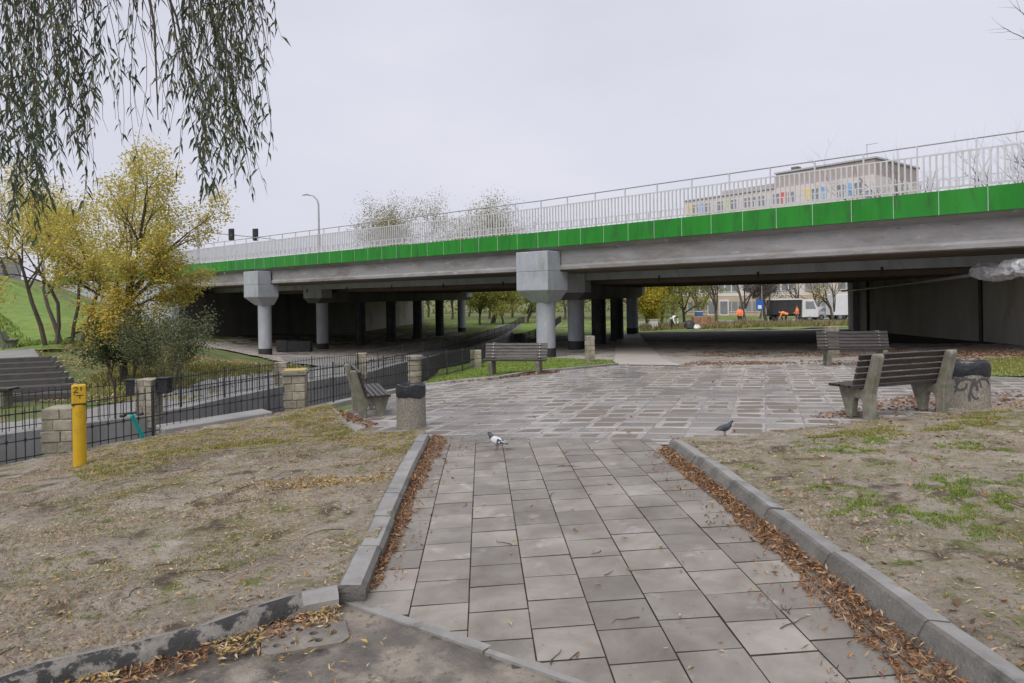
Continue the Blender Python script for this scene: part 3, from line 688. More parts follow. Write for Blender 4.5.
def sweep(prof, i0=0, i1=None):
    i1 = len(EDGE) if i1 is None else i1; mb = MB(); n = len(prof); cols = [offset_line(EDGE, s)[i0:i1] for s, z in prof]
    for k in range(i1 - i0):
        for j in range(n): mb.v.append((cols[j][k].x, cols[j][k].y, prof[j][1]))
    for k in range(i1 - i0 - 1):
        for j in range(n): mb.face((k * n + j, k * n + (j + 1) % n, (k + 1) * n + (j + 1) % n, (k + 1) * n + j))
    mb.face(tuple(range(n))[::-1]); mb.face(tuple((i1 - i0 - 1) * n + j for j in range(n)))
    return mb
bridge = thing('bridge', 'long grey concrete road bridge with a bright green edge band crossing the view', 'bridge', (1.5, 31, 2.4))
NG = [(.28, 2.77), (4.55, 2.77), (4.55, 4.33), (.02, 4.33), (.02, 3.78), (.30, 3.62), (.30, 3.02), (.22, 2.93), (.22, 2.80)]
sweep(NG, 0, 7).build('edge_girder', 'bridge_concrete', bridge)
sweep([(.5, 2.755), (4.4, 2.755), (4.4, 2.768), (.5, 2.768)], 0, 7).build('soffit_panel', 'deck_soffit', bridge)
# main deck between the edge deck and the far edge
nearL = offset_line(EDGE, 4.57)[:7]; farL = [Vector((p[0], p[1], 0)) for p in FAR_E[:7]]
mb = MB(); k = 7
for z in (2.42, 4.33):
    mb.v += [(p.x, p.y, z) for p in nearL] + [(p.x, p.y, z) for p in farL]
for i in range(k - 1):
    mb.face((i + 1, i, k + i, k + i + 1)); mb.face((2 * k + i, 2 * k + i + 1, 3 * k + i + 1, 3 * k + i))
    mb.face((i, i + 1, 2 * k + i + 1, 2 * k + i)); mb.face((k + i + 1, k + i, 3 * k + i, 3 * k + i + 1))
mb.face((0, 2 * k, 3 * k, k)); mb.face((k - 1, 2 * k - 1, 4 * k - 1, 3 * k - 1))
mb.build('main_deck', 'bridge_concrete', bridge)
mb = MB()
for i in range(k - 1):
    a, b, c, d = nearL[i], nearL[i + 1], farL[i + 1], farL[i]
    q = (d - a).normalized(); q2 = (c - b).normalized()
    mb.add([(a.x + q.x * .5, a.y + q.y * .5, 2.412), (b.x + q2.x * .5, b.y + q2.y * .5, 2.412), (c.x - q2.x * .5, c.y - q2.y * .5, 2.412), (d.x - q.x * .5, d.y - q.y * .5, 2.412)], [(0, 1, 2, 3)])
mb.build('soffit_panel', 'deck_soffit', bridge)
sweep([(4.50, 2.40), (4.56, 2.40), (4.56, 2.752), (4.50, 2.752)], 0, 7).build('lit_girder_face', 'pier_paint', bridge)  # pale strip over the shaded deck side; the light on it is painted in
# girder ribs under the main deck
mb = MB()
for s in range(1, 9):
    t = s / 9.0
    for i in range(k - 1):
        a = nearL[i].lerp(farL[i], t); b = nearL[i + 1].lerp(farL[i + 1], t)
        mb.beam((a.x, a.y, 2.31), (b.x, b.y, 2.31), .6, .2)
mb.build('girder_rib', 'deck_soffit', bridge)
# green edge panels with pale joints
E0 = [Vector((p[0], p[1], 0)) for p in EDGE]
cum = [0]
for a, b in zip(E0[:-1], E0[1:]): cum.append(cum[-1] + (b - a).length)
def along(s):
    for i in range(len(cum) - 1):
        if s <= cum[i + 1] or i == len(cum) - 2:
            t = (s - cum[i]) / (cum[i + 1] - cum[i]); d = (E0[i + 1] - E0[i]).normalized(); return E0[i].lerp(E0[i + 1], t), d
def edge_pt(s, o, z):
    p, d = along(s); q = Vector((d.y, -d.x, 0)); return Vector((p.x + q.x * o, p.y + q.y * o, z)), d, q
PW = 1.2; s = 11.0
while s < cum[-1] - 20 and s < 11 + PW * 88:
    p, d, q = edge_pt(s + PW / 2, -.035, 4.15)
    mb = MB().box(p, (PW - .012, .07, .70), (d, q, Vector((0, 0, 1)))); mb.cur = 1
    p2, d2, q2 = edge_pt(s, -.036, 4.15); mb.box(p2, (.017, .074, .702), (d2, q2, Vector((0, 0, 1))))
    mb.build('edge_panel', ['green_panel', 'white_joint'], bridge)
    s += PW
# small drain spouts under the edge
s = 12.0
while s < cum[-1] - 40:
    p, d, q = edge_pt(s, 4.5, 2.5); MB().tube([p, p - Vector((0, 0, .28))], .05, 8).build('drain_spout', 'iron_black', bridge); s += 4.7

def railing(label, off_s, z0, h, hand, s0, s1, bay=2.2, sp=.2, bw=.04, mt='rail_white', line=None):
    p0, _, _ = edge_pt(s0, off_s, z0); t = thing('bridge_railing', label, 'railing', p0)
    hr = MB(); s = s0; first = True; prev = None
    while s < s1:
        mbp = MB()
        a, d, q = edge_pt(s, off_s, z0); b, d2, q2 = edge_pt(min(s + bay, s1), off_s, z0)
        MB().box(a + Vector((0, 0, (h + hand) / 2)), (.04, .05, h + hand), (d, q, Vector((0, 0, 1)))).build('post', 'rail_white', t)
        mbp.beam(a + Vector((0, 0, .12)), b + Vector((0, 0, .12)), .04, .05); mbp.beam(a + Vector((0, 0, h)), b + Vector((0, 0, h)), .04, .04)
        n = round((b - a).length / sp)
        for i in range(1, n):
            c = a.lerp(b, i / n); mbp.box(c + Vector((0, 0, .12 + (h - .12) / 2)), (bw, .045, h - .14), (d, q, Vector((0, 0, 1))))
        mbp.build('panel', mt, t)
        if hand: hr.tube([a + Vector((0, 0, h + hand)), b + Vector((0, 0, h + hand))], .025, 6)
        s += bay
    if hand: hr.build('handrail', 'rail_grey', t)
railing('tall pale metal railing of upright bars along the near bridge edge', .2, 4.5, 1.12, .32, 14, 112, bay=1.5, sp=.166, bw=.045)
railing('lower pale railing behind the near one, between footway and roadway', 4.3, 4.34, 1.1, 0, 14, 110, bay=3, sp=.3)

# ------------------------------------------------------------------ piers
def front_pier(base, label, cap_w=1.75):
    t = thing('bridge_pier', label, 'bridge pier', base); b = Vector(base)
    d = Vector((-.768, .64, 0)); r = RD20
    MB().tube([b + Vector((0, 0, -.6)), b + Vector((0, 0, 1.45 - base[2]))], .43, 32, cap=False).build('column', 'pier_paint', t, smooth=True)
    MB().tube([b + Vector((0, 0, -.6)), b + Vector((0, 0, .42))], .445, 32, cap=True).build('base_band', 'black_paint', t, smooth=True)
    # face of the cap looks along the bridge edge normal
    q = Vector((.64, .768, 0)); mb = MB(); wv = Vector((.79, -.613, 0)); wv = Vector((q.y, -q.x, 0))
    c0 = Vector((b.x, b.y, 0)) - q * .98
    def ring(z, w, l0, l1):
        return [c0 + wv * (-w / 2) + q * l0 + Vector((0, 0, z)), c0 + wv * (w / 2) + q * l0 + Vector((0, 0, z)), c0 + wv * (w / 2) + q * l1 + Vector((0, 0, z)), c0 + wv * (-w / 2) + q * l1 + Vector((0, 0, z))]
    v = ring(1.36, .9, .55, 1.42) + ring(1.9, cap_w, 0, 1.5) + ring(2.72, cap_w, 0, 1.5)
    mb.add(v, [(3, 2, 1, 0)] + [(i, (i + 1) % 4, 4 + (i + 1) % 4, 4 + i) for i in range(4)] + [(4 + i, 4 + (i + 1) % 4, 8 + (i + 1) % 4, 8 + i) for i in range(4)] + [(8, 9, 10, 11)])
    v = ring(2.722, cap_w, 0, .96) + ring(3.6, cap_w, 0, .96)
    mb.add(v, [(3, 2, 1, 0), (4, 5, 6, 7)] + [(i, (i + 1) % 4, 4 + (i + 1) % 4, 4 + i) for i in range(4)])
    mb.build('cap', 'pier_paint', t, bevel=.02)
front_pier((1.5, 31, T(1.5, 31)), 'pale painted round pier with black foot nearest the centre of the view')
front_pier((-16.5, 46, T(-16.5, 46)), 'pale painted front pier with black foot, left one behind the iron fences')
def row_pier(base, ts, label):
    b = Vector(base); p0 = b + RD20 * ts[0]; t = thing('bridge_pier', label, 'bridge pier', (p0.x, p0.y, T(p0.x, p0.y)))
    for i, tt in enumerate(ts):
        p = b + RD20 * tt; z = T(p.x, p.y); end = i in (0, len(ts) - 1)
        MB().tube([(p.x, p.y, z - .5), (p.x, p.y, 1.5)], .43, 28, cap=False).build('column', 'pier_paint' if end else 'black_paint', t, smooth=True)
        MB().tube([(p.x, p.y, z - .5), (p.x, p.y, z + .45)], .445, 28).build('base_band', 'black_paint', t, smooth=True)
    mb = MB(); a = b + RD20 * (ts[0] - 1.15); e = b + RD20 * (ts[-1] + 1.0); w = Vector((RD20.y, -RD20.x, 0))
    prof = [(-.42, 1.42), (.42, 1.42), (.75, 1.75), (.75, 2.2), (-.75, 2.2), (-.75, 1.75)]
    v = [a + w * s + Vector((0, 0, z)) for s, z in prof] + [e + w * s + Vector((0, 0, z)) for s, z in prof]; n = 6
    mb.add(v, [tuple(range(n))[::-1], tuple(range(n, 2 * n))] + [(i, (i + 1) % n, n + (i + 1) % n, n + i) for i in range(n)])
    mb.build('cap_beam', 'dark_concrete', t, bevel=.02)
    mb = MB(); w2 = .62
    v = []
    for z in (1.8, 2.76):
        for p, s in ((a - RD20 * .02, -.8), (a - RD20 * .02, .8), (a + RD20 * 1.3, .8), (a + RD20 * 1.3, -.8)): v.append(p + w * s + Vector((0, 0, z)))
    mb.add(v, [(3, 2, 1, 0), (4, 5, 6, 7)] + [(i, (i + 1) % 4, 4 + (i + 1) % 4, 4 + i) for i in range(4)])
    mb.build('cap_end', 'pier_paint', t, bevel=.02)
    mb = MB(); mb.add([e + w * s - RD20 * k + Vector((0, 0, z)) for z in (1.72, 2.22) for k, s in ((-.05, -.8), (-.05, .8), (1.3, .8), (1.3, -.8))], [(0, 1, 2, 3), (7, 6, 5, 4)] + [((i + 1) % 4, i, 4 + i, 4 + (i + 1) % 4) for i in range(4)]); mb.build('cap_end', 'pier_paint', t, bevel=.02)
row_pier((1.5, 31, 0), [5.3, 10.6, 16, 21.8], 'row of round columns under one cap beam behind the central pier')
row_pier((-16.5, 46, 0), [6.37, 11.6, 16.6, 21.6, 26.4, 31.9], 'long row of dark round columns under one cap beam, left of centre')

# ------------------------------------------------------------------ abutments
def wall_between(a, b, z0, z1, th, name, label, material, cat='wall'):
    a = Vector(a); b = Vector(b); t = thing(name, label, cat, (a.x, a.y, z0)); mb = MB(); d = (b - a).normalized(); q = Vector((d.y, -d.x, 0))
    mb.box(Vector(((a.x + b.x) / 2, (a.y + b.y) / 2, (z0 + z1) / 2)), ((b - a).length, th, z1 - z0), (d, q, Vector((0, 0, 1)))); mb.build('wall', material, t, bevel=.02); return t
ab = wall_between((16.0, 13.5, 0), (22.9, 46.3, 0), -1.8, 2.3, .7, 'bridge_abutment', 'dim concrete abutment wall under the right end of the bridge', 'wall_concrete')
A = Vector((16.0, 13.5, 0)); B = Vector((22.9, 46.3, 0)); dAB = (B - A).normalized(); qn = Vector((-dAB.y, dAB.x, 0))
for tt in (13.9, 28.8):
    p = A + dAB * tt + qn * .42; MB().tube([(p.x, p.y, T(p.x, p.y) - .2), (p.x, p.y, 2.3)], .07, 10).build('drain_pipe', 'iron_black', ab, smooth=True)
mb = MB()
for tt in (31.3,): p = A + dAB * tt + qn * .5; mb.box((p.x, p.y, .4), (.5, .3, 4.4), rz=math.atan2(dAB.y, dAB.x))
mb.build('pilaster', 'pier_paint', ab, bevel=.02)
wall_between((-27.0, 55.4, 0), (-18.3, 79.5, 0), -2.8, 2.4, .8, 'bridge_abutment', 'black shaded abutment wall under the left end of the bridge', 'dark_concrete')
wall_between((-26.8, 54.9, 0), (-58, 81, 0), -2.5, 3.7, .6, 'wing_wall', 'pale blue grey retaining wall below the green band at far left', 'wing_wall')
wall_between((-18.1, 80.2, 0), (-12, 92, 0), -2.6, 3.0, .6, 'wing_wall', 'grey end wall beyond the dark abutment, seen between the columns', 'wall_concrete')
# wrapped bundle and cable under the deck, right
p1 = D(971, 272, 21.5); p2 = D(1060, 266, 18.0); mb = MB(); n = 60; sN = 26; ax_ = (p2 - p1).normalized(); sx_ = ax_.cross(Vector((0, 0, 1))).normalized(); sz_ = sx_.cross(ax_)
for i in range(n + 1):
    f = i / n; c_ = p1.lerp(p2, f) + Vector((0, 0, .04 * math.sin(f * 13)))
    for j in range(sN):
        a = 2 * math.pi * j / sN; r = (.06 + .16 * min(1, f * 9)) * (1 + .9 * (float(fbm(np.array([f * 9 + 2 * math.cos(a)]), np.array([2 * math.sin(a) + f * 4]))[0]) - .47) + .45 * abs(float(vnoise(np.array([f * 26 + 1.5 * math.cos(a)]), np.array([1.5 * math.sin(a)]))) - .5))
        if math.sin(a) < -.3: r *= 1.12
        v = c_ + sx_ * (r * 1.15 * math.cos(a)) + sz_ * (r * math.sin(a)); mb.v.append(tuple(v))
for i in range(n):
    for j in range(sN): mb.face((i * sN + j, i * sN + (j + 1) % sN, (i + 1) * sN + (j + 1) % sN, (i + 1) * sN + j))
mb.face(tuple(range(sN))); mb.face(tuple(n * sN + j for j in range(sN))[::-1])
tag(mb.build('wrapped_pipe', 'tarp_grey'), 'pipe wrapped in crumpled grey sheeting hung under the bridge edge', 'pipe')
mb = MB(); a = D(842, 291, 44); b = D(972, 275, 21.6)
mb.tube([a.lerp(b, i / 8) - Vector((0, 0, .04 * math.sin(math.pi * i / 8))) for i in range(9)], .06, 8)
tag(mb.build('service_pipe', 'rail_grey', smooth=True), 'thin grey service pipe running under the deck by the right abutment', 'pipe')
# low black wall between left piers
p = D(295, 351, 50)
t = thing('low_wall', 'low black painted block wall standing between the left piers', 'wall', (p.x, p.y, T(p.x, p.y)))
mb = MB().box((p.x, p.y, T(p.x, p.y) + .35), (2.5, .4, .9), rz=R(-6)); mb.box((p.x - .9, p.y + .1, T(p.x, p.y) + .45), (.8, .5, .8), rz=R(-6)); mb.build('block', 'black_paint', t, bevel=.02)

# ================================================================== FENCES AND PILLARS
def poly_between(line, i0, i1, trim0=0, trim1=0):
    P = [Vector((p[0], p[1], 0)) for p in line[i0:i1 + 1]]
    if trim0: P[0] = P[0] + (P[1] - P[0]).normalized() * trim0
    if trim1: P[-1] = P[-1] + (P[-2] - P[-1]).normalized() * trim1
    return P
def iron_fence(pts, label, h=.78, zb=.06, sp=.118):
    P = resample([(p.x, p.y) for p in pts], sp); a = P[0]; t = thing('iron_fence', label, 'fence', (a.x, a.y, T(a.x, a.y))); Z = TV(np.array([p.x for p in P]), np.array([p.y for p in P]))
    bars = MB()
    for i, p in enumerate(P):
        z = Z[i] + zb; bars.tube([(p.x, p.y, z), (p.x, p.y, z + h), (p.x, p.y, z + h + .04)], [.008, .008, .001], 5)
        if i % 2 and i < len(P) - 1:
            bars.tube([(p.x, p.y, z + .30), (p.x, p.y, z + .35)], .02, 5)
        if i % 19 == 9:
            MB().box((p.x, p.y, z + h / 2), (.032, .032, h + .12)).build('post', 'iron_black', t)
    for hh in (.07, .32, h - .06):
        rails = MB()
        for i in range(0, len(P) - 1, 4):
            j = min(i + 4, len(P) - 1)
            rails.beam((P[i].x, P[i].y, Z[i] + zb + hh), (P[j].x, P[j].y, Z[j] + zb + hh), .012, .016)
        rails.build('rail', 'iron_black', t)
    bars.build('bars', 'iron_black', t)
iron_fence(poly_between(F1, 0, 2, 0, .28), 'black iron fence at the lawn edge, left of the yellow marker post', zb=.02)
iron_fence(poly_between(F1, 2, 3, .28, .28), 'black iron fence at the lawn edge behind the yellow marker post and scooter')
iron_fence(poly_between(F1, 3, 4, .28, .28), 'black iron fence behind the bench seen end on')
iron_fence(poly_between(F1, 4, 5, .28, .2), 'black iron fence along the green grass strip')
iron_fence(poly_between(F1, 5, 8, .2), 'black iron fence running on under the bridge, nearer side of the channel', sp=.2)
iron_fence(poly_between(F2, 0, 3, 0, .28), 'black iron fence across the channel below the dark terrace steps')
iron_fence(poly_between(F2, 3, 4, .28, .28), 'black iron fence across the channel in front of the shrubs')
iron_fence(poly_between(F2, 4, 5, .28, .28), 'black iron fence across the channel in front of the left piers', sp=.15)
iron_fence(poly_between(F2, 5, 8, .28), 'black iron fence running on under the bridge, far side of the channel', sp=.2)

def stone_pillar(x, y, h, w, label, cap=True, capm='pillar_cap', rz=0.0, seed=1, round_=False, sink=.25):
    z = T(x, y); t = thing('stone_pillar', label, 'pillar', (x, y, z), rz); rr = random.Random(seed)
    mb = MB(); rows = max(3, round((h + sink) / .17)); rh = (h + sink) / rows
    if round_:
        for i in range(rows):
            z0 = -sink + i * rh; mb.lathe([(w / 2 - .008, z0 + .004), (w / 2 + rr.uniform(-.006, .008), z0 + .02), (w / 2 + rr.uniform(-.006, .008), z0 + rh - .02), (w / 2 - .008, z0 + rh - .004)], 20)
    else:
        mb.box((0, 0, (h - sink) / 2), (w - .03, w - .03, h + sink - .004))
        for i in range(rows):
            z0 = -sink + i * rh + rh / 2; sp = rr.uniform(-.12, .12) * w
            for sgn in (-1, 1):
                for sx0, sx1 in ((-w / 2, sp), (sp, w / 2)):
                    jit = rr.uniform(-.008, .012)
                    mb.box(((sx0 + sx1) / 2, sgn * (w / 2 - .03 + jit), z0), (sx1 - sx0 - .012, .06, rh - .014))
                    mb.box((sgn * (w / 2 - .03 + jit), (sx0 + sx1) / 2, z0), (.06, sx1 - sx0 - .014, rh - .016))
    mb.build('shaft', 'pillar_stone', t, bevel=.008, local=True)
    if cap:
        if round_: MB().lathe([(w / 2 + .01, h - .01), (w / 2 + .06, h), (w / 2 + .06, h + .07), (w / 2 + .03, h + .1), (.02, h + .105)], 20).build('capstone', capm, t, local=True)
        else: MB().box((0, 0, h + .045), (w + .08, w + .08, .09)).build('capstone', 'pillar_cap', t, bevel=.015, local=True)
        if capm == 'cap_yellow': MB().box((0, 0, h + .1), (w + .02, w + .02, .02)).build('yellow_top', 'cap_yellow', t, bevel=.008, local=True)
    return t
fa = R(-35)
stone_pillar(F1[2][0], F1[2][1], .76, .44, 'squat stone block pillar in the near fence beside the yellow marker post', cap=False, rz=R(8), seed=2)
stone_pillar(F1[3][0], F1[3][1], .74, .42, 'stone pillar with a yellow topped cap in the near fence by the lawn', capm='cap_yellow', rz=R(10), seed=3)
stone_pillar(F1[4][0], F1[4][1], .72, .38, 'round stone pillar with overhanging cap right of the bench seen end on', rz=0, seed=4, round_=True)
stone_pillar(F1[5][0], F1[5][1], .72, .42, 'short stone pillar in the fence at the far end of the grass strip', cap=False, rz=R(5), seed=5)
stone_pillar(F2[3][0], F2[3][1], .86, .42, 'grey mossy stone pillar across the channel in front of the dark shrub', cap=False, rz=R(-8), seed=6)
stone_pillar(F2[4][0], F2[4][1], .82, .42, 'narrow stone pillar across the channel just behind the yellow capped one', cap=False, rz=R(12), seed=7)
stone_pillar(F2[5][0], F2[5][1], .84, .42, 'stone pillar across the channel behind the bench seen end on', cap=False, rz=R(12), seed=8)
q = G(590, 363.5); stone_pillar(q.x, q.y, 1.0, .28, 'slim pale stone post alone at the right end of the grass strip', cap=False, rz=R(15), seed=9)
q = D(832, 334, 22); stone_pillar(q.x, q.y, 1.0, .30, 'pale stone post behind the far right bench', cap=False, rz=R(15), seed=10)
# black litter boxes hung on the mossy pillar
for dx, lab in ((-.36, 'small black litter box on the left side of the mossy pillar'), (.36, 'small black litter box on the right side of the mossy pillar')):
    x, y = F2[3][0] + dx, F2[3][1]; z = T(x, y) + .5; t = thing('litter_box', lab, 'litter box', (x, y, z))
    mb = MB(); mb.box((x, y, z + .17), (.26, .24, .34)); mb.build('body', 'bin_bag', t, bevel=.02)
    MB().box((x, y, z + .355), (.29, .27, .03)).build('lid', 'iron_black', t, bevel=.008)
# concrete slab step at the lawn edge
a = G(158, 436, .05); b = G(262, 418, .05); mb = MB(); mb.beam((a.x - .1, a.y + .25, a.z + .03), (b.x, b.y + .3, b.z + .02), .5, .16)
tag(mb.build('concrete_slab', 'channel_wall', bevel=.02), 'long pale concrete slab lying along the foot of the near fence', 'slab')

# ================================================================== BENCHES, BINS, POST
def make_bench():
    t = thing('park_bench', 'x', 'bench')
    prof = [(-.02, 0), (.10, 0), (.108, .20), (.135, .255), (.225, .26), (.252, .21), (.282, 0), (.352, 0), (.475, .36), (.465, .41), (.09, .385), (-.035, .80), (-.06, .83), (-.135, .83), (-.15, .80), (-.03, .34)]
    for sx in (-.62, .62):
        MB().prism(prof, (sx, 0, 0), (0, 1, 0), (0, 0, 1), .11).build('end_frame', 'bench_concrete', t, bevel=.012, local=True)
    seat = MB()
    for i in range(5):
        y = .115 + i * .083; seat.box((random.Random(i).uniform(-.01, .01), y, .413 + .0 * i), (1.66, .068, .036))
    seat.build('seat', 'bench_slat', t, bevel=.005, local=True)
    back = MB(); d = Vector((0, -.125, .415)).normalized(); nrm = Vector((0, d.z, -d.y))
    for i in range(5):
        p = Vector((0, .09, .385)) + d * (.09 + i * .082) + nrm * .02
        back.box(p, (1.66, .034, .068), (Vector((1, 0, 0)), nrm, d))
    back.build('backrest', 'bench_slat', t, bevel=.005, local=True)
    bolts = MB()
    for sx in (-.62, .62):
        for i in range(5):
            p = Vector((sx, .09, .385)) + d * (.09 + i * .082) + nrm * .037; bolts.tube([p, p + nrm * .006], .011, 8)
    bolts.build('bolt', 'hub_metal', t, local=True)
    return t
bench0 = make_bench(); used = [False]
def place_bench(a, facing, label):
    """facing = world angle (radians, from +Y clockwise) that the sitter looks towards"""
    b = bench0 if not used[0] else copy_tree(bench0); used[0] = True
    b.location = (a[0], a[1], T(a[0], a[1]) - .005); b.rotation_euler = (0, 0, -facing); b['label'] = label; b['group'] = 'slatted park benches'
    WO[b.name] = tuple(b.location); return b
def mid(p, q): return ((p[0] + q[0]) / 2, (p[1] + q[1]) / 2)
n1, n2 = G(858, 421), G(945, 413)
def ang_of(p, q): return math.atan2(q[0] - p[0], q[1] - p[1])
place_bench((mid(n1, n2)[0] + .09, mid(n1, n2)[1]), ang_of(n1, n2) - R(90), 'nearest slatted bench, seen from behind, beside the graffiti marked bin')
a1, a2 = G(366, 417.5), G(350.5, 412)
place_bench((a1.x - .28, a1.y + .55), R(72), 'slatted bench seen end on, by the plain speckled bin and near fence')
c = G(517, 374.5); place_bench((c.x, c.y + .1), R(192), 'slatted bench on the plaza edge before the green grass strip')
c = G(842, 364.5); place_bench((c.x + .25, c.y), R(190), 'dark slatted bench at the far plaza edge, behind the nearest bench')
c = D(4, 351, 31); place_bench((c.x, c.y), R(60), 'small distant bench on the terrace above the dark steps')

def make_bin(x, y, r, h, label, seed):
    t = thing('litter_bin', label, 'litter bin', (x, y, T(x, y)))
    MB().lathe([(r * 1.03, -.05), (r * 1.03, .02), (r, .06), (r * .985, h * .5), (r * .97, h - .05), (r * .95, h - .01), (r * .8, h), (r * .78, h - .02)], 36).build('body', 'aggregate', t, smooth=True, local=True)
    # plastic liner folded over the rim
    n = 48; mb = MB(); rr = random.Random(seed); ph = [rr.uniform(0, 6.28) for _ in range(6)]
    rings = [(.60, h - .30), (.74, h - .02), (.86, h + .03), (.99, h + .025), (1.03, h - .03), (1.04, h - .10), (1.02, h - .15)]
    for i, (k, z) in enumerate(rings):
        for j in range(n):
            a = 2 * math.pi * j / n
            w = .010 * math.sin(9 * a + ph[0] + i * .6) + .008 * math.sin(17 * a + ph[1] - i) + .006 * rr.uniform(-1, 1) - (.035 if i >= 3 else 0)
            zz = z + .012 * math.sin(4 * a + ph[2] + i * .4) + (0.010 * math.sin(3 * a + ph[3]) + .004 * math.sin(11 * a) if i == 6 else 0)
            mb.v.append((r * (k + w + .02) * math.cos(a), r * (k + w + .02) * math.sin(a), zz))
    for i in range(len(rings) - 1):
        for j in range(n): mb.face((i * n + j, i * n + (j + 1) % n, (i + 1) * n + (j + 1) % n, (i + 1) * n + j))
    mb.face([j for j in range(n)])
    mb.build('liner_bag', 'bin_bag', t, smooth=True, local=True)
    return t
c = G(409.5, 429); make_bin(c.x, c.y + .2, .215, .60, 'speckled concrete bin with black liner at the left lawn corner', 1)
c = G(979, 409); rb_ = make_bin(c.x, c.y + .22, .262, .60, 'wide speckled concrete bin with dark spray paint beside the nearest bench', 2)
# spray painted loops on the bin
mb = MB(); rB = .262; toC = math.atan2(-(c.y + .22), -c.x)
def spray(pts, w):
    n = len(pts)
    for i in range(n - 1):
        (a0, z0), (a1, z1) = pts[i], pts[i + 1]; dx, dz = (a1 - a0) * rB, z1 - z0; L = math.hypot(dx, dz) + 1e-6; px_, pz_ = -dz / L * w / 2, dx / L * w / 2; vs = []
        for (aa, zz) in ((a0, z0), (a1, z1)):
            for sg in (-1, 1):
                ang = toC + aa + sg * px_ / rB; z = zz + sg * pz_; rad = rB * (1.0 - .045 * min(1, max(0, (z - .06) / .5))) + .006; vs.append((rad * math.cos(ang), rad * math.sin(ang), z))
        mb.add(vs, [(0, 1, 3, 2)])
def arc(cx, cz, rx, rz_, t0, t1, n=16): return [(cx + rx * math.cos(R(t0 + (t1 - t0) * i / n)), cz + rz_ * math.sin(R(t0 + (t1 - t0) * i / n))) for i in range(n + 1)]
for cx_, cz_, rx_, rz_, t0, t1, w_ in ((.75, .30, .42, .115, 175, 15, .03), (-.05, .29, .46, .12, 165, -15, .034), (-.75, .31, .34, .10, 190, 20, .028), (.35, .27, .22, .12, 90, 300, .024), (-.35, .33, .30, .07, 200, 380, .026)): spray(arc(cx_, cz_, rx_, rz_, t0, t1), w_)
spray([(.3, .37), (.12, .27), (.05, .17), (.09, .12)], .028); spray([(1.1, .41), (.7, .418), (.3, .405), (-.1, .42), (-.5, .405), (-1.05, .415)], .03); spray([(-.55, .38), (-.48, .28), (-.6, .22)], .022); spray([(.55, .38), (.62, .29)], .022)
mb.build('spray_mark', 'spray_paint', rb_, local=True)

# yellow marker post
pp = G(80, 463.5, .085); px0 = (pp.x, pp.y); zt = zleft(np.array([pp.x]), np.array([pp.y]))[0]
t = thing('marker_post', 'yellow gas line marker post with black lettering on the lawn', 'marker post', (pp.x, pp.y, zt), math.atan2(pp.x, pp.y) * -1); t.scale = (.93, .93, .93)
MB().tube([(0, 0, -.15), (0, 0, .80)], .078, 24).build('pole', 'post_yellow', t, smooth=True, local=True)
MB().box((0, 0, .935), (.165, .13, .25)).build('head', 'post_yellow', t, bevel=.02, seg=3, local=True)
MB().box((0, 0, .805), (.168, .133, .018)).build('seam', 'ink_black', t, local=True)
mb = MB(); y = -.0665
def stroke(pts, w=.009):
    for a, b in zip(pts[:-1], pts[1:]): mb.beam((a[0], y, a[1]), (b[0], y, b[1]), .003, w, up=Vector((0, -1, 0)).cross(Vector((b[0] - a[0], 0, b[1] - a[1]))).normalized())
stroke([(-.055, 1.02), (-.03, 1.035), (-.012, 1.02), (-.02, 1.0), (-.055, .965), (-.005, .965)]); stroke([(.025, 1.03), (.025, .985)], .012); stroke([(.015, 1.015), (.035, 1.03)], .008)
stroke([(-.03, .925), (.05, .925)]); stroke([(.01, .925), (.01, .88)]); stroke([(-.055, .95), (-.045, .93)], .006)
mb.build('lettering', 'ink_black', t, local=True)
print('MARK', pp, T(-1.5, 10))

# ================================================================== DARK TERRACE STEPS (far left)
rb0, rb1 = D(76, 394, 20.5), D(46, 357, 27.0)
t = thing('terrace_steps', 'broad terrace steps faced with dark boards, at the far left beyond the channel', 'steps', (rb0.x, rb0.y, rb0.z))
e_ = Vector((-.93, -.36, 0)).normalized(); nS = 7
for i in range(nS):
    f0, f1 = i / nS, (i + 1) / nS; a = rb0.lerp(rb1, f0); b = rb0.lerp(rb1, f1); z1 = -1.2 + (.75) * f1 + .04; n_ = Vector((-e_.y, e_.x, 0)); n_ = n_ if n_.y > 0 else -n_
    tread = (b - a).dot(n_) ; c0 = Vector((a.x, a.y, 0)); L = 13.0
    mb = MB(); mb.box(c0 + e_ * L / 2 + n_ * (tread / 2) + Vector((0, 0, z1 - .3)), (L, abs(tread) + .02, .6), (e_, n_, Vector((0, 0, 1)))); mb.build('step', 'step_concrete', t, bevel=.01)
    mb = MB()
    for k in range(3):
        mb.box(c0 + e_ * L / 2 + n_ * (.06 + k * .2) + Vector((0, 0, z1 + .025)), (L - .03 * k, .16, .05), (e_, n_, Vector((0, 0, 1))))
    mb.box(c0 + e_ * L / 2 + n_ * (-.022) + Vector((0, 0, z1 - .05)), (L, .03, .10), (e_, n_, Vector((0, 0, 1))))
    mb.build('board', 'step_board', t)
c = D(2, 402, 19.2); t = thing('plank_seat', 'low dark plank seat on a concrete foot at the bottom of the steps', 'bench', (c.x, c.y, T(c.x, c.y)))
zz = T(c.x, c.y)
mb = MB()
for k in range(4): mb.box((c.x - .5, c.y - .2 + k * .12, zz + .46), (1.7, .1, .05))
mb.build('seat', 'bench_slat', t)
for dx in (-1.1, .1): MB().box((c.x + dx, c.y, zz + .2), (.14, .38, .45)).build('foot', 'bench_concrete', t, bevel=.01)

